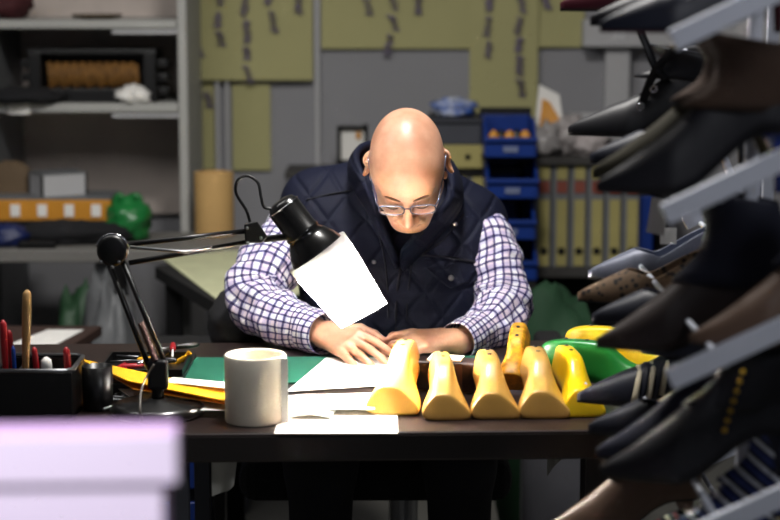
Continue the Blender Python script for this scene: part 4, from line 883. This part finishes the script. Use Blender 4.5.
# ------------------------------------------------------------ shoes, toes to the left (-x)
def shoe(name, Y, px, py, m, label, L=.245, heel=.06, hm=None, boot=0, sole=None, insole=None, straps=0, sm=None, yaw=0, toe=1.0, collar=None, cat='shoe', tagm=None, low=False):
    """px, py: where the tip of the toe shows"""
    p = P(px, py, Y); base = V((p.x + L / 2, Y, p.z - .008))
    r = thing(name, base, label, cat, 'shoes on the sloping rack', yaw); r['group'] = 'shoes on the sloping rack'
    b = MB(); nx = 34; na = 14
    def sz(u): return heel * (0 if u < .36 else (1 - math.cos(min((u - .36) / .5, 1) * PI)) / 2)
    def hw(u): return lerp([0, .03, .1, .22, .36, .5, .68, .85, .96, 1.0], [.002, .007, .016, .028, .039, .034, .026, .029, .024, .010], u) * toe
    def top(u): return lerp([0, .05, .15, .28, .40, .55, .75, 1.0], ([.010, .018, .034, .058, .082, .100, .098, .085] if boot and not straps in (1, 2) else [.010, .018, .030, .045, .056, .058, .056, .066]), u)
    vamp = .30 if not boot else .46
    def amax(u):
        if boot: return PI / 2
        if u < vamp: return PI / 2
        return lerp([vamp, vamp + .06, vamp + .15, .9, 1.0], [1.45, .95, .55, .42, .55], u)
    for side in (1, -1):
        def fn(u, v):
            a = v * amax(u); ww, t = hw(u), top(u); e = .75
            y = side * ww * (math.cos(a) ** e if math.cos(a) > 1e-6 else 0) * (1 - .12 * math.sin(a)); z = sz(u) + .003 + t * (math.sin(a) ** .85 if a > 0 else 0)
            return V(((u - .5) * L, y, z))
        b.grid(fn, nx, na)
    b.build('upper', m, r, smooth=True, solid=.0025, local=True, off=-1)
    b = MB(); rings = []
    for i in range(31):
        u = i / 30; ww = hw(u) * .97; z = sz(u); t = .0035 + (0 if u > .4 else .0015)
        rings.append([((u - .5) * L, ww, z), ((u - .5) * L, ww, z + t), ((u - .5) * L, -ww, z + t), ((u - .5) * L, -ww, z)])
    b.loft(rings); b.build('sole', sole or M_black, r, local=True)
    b = MB(); rings = []
    for i in range(25):
        u = .28 + .70 * i / 24; ww = hw(u) * .86; z = sz(u) + .006
        rings.append([((u - .5) * L, ww, z), ((u - .5) * L, ww * .5, z - .001), ((u - .5) * L, -ww * .5, z - .001), ((u - .5) * L, -ww, z)])
    b.loft(rings, closed=False); b.build('insole', insole or M_dkins, r, local=True, solid=.002)
    b = MB(); hx = .86 * L - L / 2
    if low: b.loft([[(hx + .0 + c * w * .9 - .006, s * w, z) for c, s in ((math.cos(a), math.sin(a)) for a in np.linspace(0, 2 * PI, 17)[:-1])] for z, w in ((0, .024), (heel * .5, .024), (heel + .003, .027))])
    else: b.loft([[(hx + .016 + q + c * w, s * w, z) for c, s in ((math.cos(a), math.sin(a)) for a in np.linspace(0, 2 * PI, 17)[:-1])] for z, w, q in ((0, .0055, 0), (heel * .5, .0065, -.001), (heel * .85, .014, -.004), (heel + .004, .021, -.008))])
    b.build('heel', hm or m, r, smooth=True, local=True)
    if boot:
        rings = []; nr = 8
        for i in range(nr + 1):
            v = i / nr; z = lerp([0, 1], [heel + .028, heel + .06 + boot], v); cx = lerp([0, .5, 1], [.20, .235, .25], v) * L * 1.0 - .0; rx = lerp([0, .3, .6, 1], [.070, .055, .052, .058], v); ry = lerp([0, .4, .8, 1], [.028, .033, .041, .039], v)
            cx = L * .5 - rx - .004 + .010 * math.sin(v * PI); tilt = .022 * (1 - v) + .05 * v
            rings.append([(cx + rx * math.cos(a), ry * math.sin(a), z + tilt * -math.cos(a) * .2) for a in np.linspace(0, 2 * PI, 29)[:-1]])
        b = MB(); b.loft(rings, caps=False); b.build('shaft', collar or m, r, smooth=True, local=True, solid=.003)
    if straps == 1:      # slanting instep straps
        for k in range(5):
            u = .35 + k * .045; z0 = sz(u) + .006; w = hw(u) * 1.02; b = MB(); n = 12
            b.tube([((u - .5) * L + .012 * math.sin(PI * j / n), w * math.cos(PI * j / n), z0 + (top(u) * 1.02) * math.sin(PI * j / n)) for j in range(n + 1)], .0055, 8, flat=.35); b.build('strap', sm if k % 2 == 0 else m, r, smooth=True, local=True)
    if straps == 2:      # ankle strap with two buckles standing up
        q0 = V((.30 * L, 0, heel + .05)); b = MB()
        b.tube(crom([(.10 * L, -.03, heel + .03), (.03 * L, -.034, heel + .05), (-.02 * L, -.03, heel + .08), (-.07 * L, -.02, heel + .11), (-.12 * L, -.016, heel + .145)], 6), .008, 8, flat=.5); b.build('ankle_strap', m, r, smooth=True, local=True)
        for q in ((.02 * L, -.042, .075), (-.06 * L, -.042, .048)):
            b = MB(); b.tube([(q[0] + .0048 * c, q[1], q[2] + .0048 * s) for c, s in ((math.cos(a), math.sin(a)) for a in np.linspace(0, 2 * PI, 13))], .002, 6, caps=False); b.build('buckle', M_chrome, r, smooth=True, local=True)
        b = MB(); b.tube(crom([(-.05 * L, -.030, .05), (.05 * L, -.036, heel + .05), (.22 * L, -.036, heel + .085), (.4 * L, -.02, heel + .09)], 6), .011, 8, flat=.3); b.build('instep_strap', m, r, smooth=True, local=True)
    if straps == 3:      # row of studs
        for k in range(7): MB().ell((.10 * L + .0035 * k, -.046, .072 + .0125 * k), (.0035, .0025, .0035), 10).build('gold_stud', M_gold, r, smooth=True, local=True)
    if tagm:
        (tx, ty, tz), (tw, th) = tagm; MB().box((tx, ty, tz), (tw, .0015, th), None).build('price_tag', M_white, r, local=True)
    return r
M_dkins = mat('dark_insole', (40, 34, 32), .7); M_gold = mat('brass_stud', (200, 160, 60), .3, 1)
Lb = mat('black_leather', (19, 19, 26), .5, var=.25, spec=.4); Lb2 = mat('black_blue_leather', (27, 30, 44), .5, var=.2, spec=.4)
Lbg = mat('burgundy_leather', (66, 14, 28), .35, coat=.3); Lsv = mat('silver_grey_leather', (104, 108, 124), .45, .2); Lbr = mat('brown_suede', (56, 38, 26), .9, var=.3)
Ltn = mat('taupe_leather', (96, 74, 60), .5); Lnv = mat('navy_suede', (16, 20, 42), .8, var=.3); Lol = mat('olive_suede', (46, 42, 26), .9); Ldb = mat('dark_brown_leather_shoe', (38, 26, 24), .5)
Cr = mat('cream_strap', (214, 204, 176), .6); Blu = mat('blue_patent', (26, 56, 150), .25, coat=.5); Gri = mat('blue_grey_lining', (88, 100, 124), .6); Yli = mat('yellow_lining', (200, 160, 60), .6)
Str1 = stripes('navy_white_stripes', [(24, 34, 84), (210, 214, 226), (20, 24, 50), (30, 50, 120)], 14, (0, .9, 0)); Str2 = stripes('red_cream_black_stripes', [(200, 190, 160), (24, 20, 22), (120, 24, 34), (20, 20, 24)], 13, (0, .7, 0))
# top tier
shoe('pump', 2.85, 560, 6, Lbg, 'burgundy pointed pump at the far left of the topmost tier', heel=.05)
shoe('pump', 2.60, 590, 20, Lb, 'black pointed pump in the middle of the topmost tier', heel=.055, insole=Gri, tagm=((-.085, -.032, -.01), (.016, .016)))
shoe('pump', 2.36, 600, 26, Lb2, 'black pointed pump nearest the camera on the topmost tier', heel=.06, sole=Lbg, hm=Lbg)
# second tier
shoe('ankle_strap_pump', 2.9, 568, 130, Lb, 'black pointed shoe with two silver buckles and a tall loose strap', heel=.06, straps=2, boot=.012)
shoe('pump', 2.74, 590, 158, Lb2, 'black pointed pump with a yellow lined insole, next to the buckled shoe', heel=.06, insole=Yli, sole=Lb2)
shoe('pump', 2.57, 600, 170, Lb, 'black pointed pump with a blue grey lining on the second tier', heel=.055, insole=Gri)
shoe('ankle_boot', 2.42, 592, 172, Lol, 'olive ankle boot on the second tier just behind the boot with the brown shaft', heel=.07, boot=.05, collar=Lbr)
shoe('ankle_boot', 2.27, 596, 186, Lb, 'black ankle boot with a wide brown suede shaft, nearest the camera on the second tier', heel=.075, boot=.055, collar=Lbr, hm=Blu)
# third tier
shoe('pump', 2.93, 588, 274, Lsv, 'silver grey pointed pump with a white tag, farthest back on the third tier', heel=.055, insole=Gri, tagm=((-.0, -.036, .075), (.026, .026)))
shoe('pump', 2.78, 578, 296, leopard(), 'leopard patterned pointed pump on the third tier', heel=.05, boot=0, insole=M_dkins)
shoe('pump', 2.62, 592, 318, Lb2, 'black pointed pump next to the leopard patterned one', heel=.05, straps=0)
shoe('ankle_boot', 2.46, 596, 342, Ldb, 'dark brown ankle boot with a navy shaft on the third tier', heel=.06, boot=.09, collar=Lnv)
shoe('ankle_boot', 2.28, 690, 338, Ltn, 'taupe ankle boot with a dark navy shaft, nearest the camera on the third tier', heel=.07, boot=.10, collar=Lnv, hm=Blu)
# fourth tier
shoe('strappy_shoe', 2.9, 577, 397, Lb2, 'black pointed shoe with cream and black instep straps', heel=.05, straps=1, sm=Cr, boot=.015)
shoe('pump', 2.62, 588, 428, Lb2, 'black pointed pump between the strappy shoe and the big boot on the fourth tier', heel=.06)
shoe('ankle_boot', 2.30, 600, 470, Lb, 'big black ankle boot with brass studs nearest the camera on the fourth tier', heel=.062, L=.25, boot=.055, hm=Lnv, straps=3, toe=1.1)
shoe('ankle_boot', 2.47, 596, 452, Lnv, 'navy ankle boot just behind the big studded boot on the fourth tier', heel=.07, boot=.04, hm=Blu)
# lowest visible tier
shoe('ankle_boot', 2.75, 540, 532, Ltn, 'taupe pointed ankle boot on the lowest visible tier', heel=.065, boot=.03)
shoe('striped_pump', 2.55, 625, 540, Str2, 'red, cream and black striped pump on the lowest visible tier', heel=.07, boot=.0)
shoe('striped_boot', 2.40, 640, 548, Str1, 'navy and white striped ankle boot on the lowest visible tier', heel=.07, boot=.05)
b = MB(); b.add([P(x, y, Y) for Y in (2.68, 2.684) for x, y in ((652, 197), (668, 200), (664, 236), (646, 232))], [(0, 1, 2, 3), (7, 6, 5, 4), (0, 4, 5, 1), (1, 5, 6, 2), (2, 6, 7, 3), (3, 7, 4, 0)]); tag(b.build('price_card', M_white), 'white price card hanging at the left end of the second sloping rack arm', 'card')
# ------------------------------------------------------------ light
def area(name, loc, rot, size, power, col=(1, 1, 1), sy=None):
    d = bpy.data.lights.new(name, 'AREA'); d.energy = power; d.color = col; d.size = size
    if sy: d.shape = 'RECTANGLE'; d.size_y = sy
    o = bpy.data.objects.new(name, d); COL.objects.link(o); o.location = loc; o.rotation_euler = rot; return o
cl = thing('ceiling_light', (.02, 3.16, 2.7), 'white ceiling light panel above the man', 'lamp')
MB().box((.02, 3.16, 2.675), (.62, .34, .05)).build('housing', M_wallw, cl)
area('ceiling_lamp', (.02, 3.16, 2.64), (0, 0, 0), .32, 46, (1, .97, .93), .3)
area('background_fill', (-.95, 3.3, 2.1), (math.radians(62), 0, math.radians(-6)), .8, 11, (1, .98, .96), .5)  # unseen fill light added to brighten the bookcase and back wall
d = bpy.data.lights.new('box_fill_spot', 'SPOT'); d.energy = 105; d.spot_size = math.radians(40); d.spot_blend = .5; d.shadow_soft_size = .12; d.color = (.97, .96, 1)  # unseen spot added to brighten the lilac shoe box
o = bpy.data.objects.new('box_fill_spot', d); COL.objects.link(o); o.location = (-.45, .70, 2.0); o.rotation_euler = (V((-.36, 1.42, .92)) - V((-.45, .70, 2.0))).to_track_quat('-Z', 'Y').to_euler()
d = bpy.data.lights.new('desk_bulb', 'POINT'); d.energy = 8; d.color = (1, .93, .84); d.shadow_soft_size = .02
o = bpy.data.objects.new('desk_bulb', d); COL.objects.link(o); o.location = LM @ V((0, 0, .208))
d = bpy.data.lights.new('rack_fill_spot', 'SPOT'); d.energy = 42; d.spot_size = math.radians(62); d.spot_blend = .8; d.shadow_soft_size = .2; d.color = (.93, .95, 1)  # unseen spot added so the rack arms and shoes come out lighter
o = bpy.data.objects.new('rack_fill_spot', d); COL.objects.link(o); o.location = (1.0, 1.0, 2.5); o.rotation_euler = (V((.62, 2.3, 1.15)) - V((1.0, 1.0, 2.5))).to_track_quat('-Z', 'Y').to_euler()
d = bpy.data.lights.new('desk_bulb_fill', 'POINT'); d.energy = 14; d.color = (1, .93, .84); d.shadow_soft_size = .012  # extra point beside the bulb, added to brighten the white tube
o = bpy.data.objects.new('desk_bulb_fill', d); COL.objects.link(o); o.location = LM @ V((-.036, 0, .155))
w = bpy.data.worlds.new('world'); S.world = w; w.use_nodes = True; w.node_tree.nodes['Background'].inputs[0].default_value = (.8, .88, 1, 1); w.node_tree.nodes['Background'].inputs[1].default_value = .08
S.cycles.sample_clamp_indirect = 0
S.view_settings.view_transform = 'Standard'; S.view_settings.look = 'None'; S.view_settings.gamma = 1; S.view_settings.use_curve_mapping = False; S.view_settings.exposure = 0
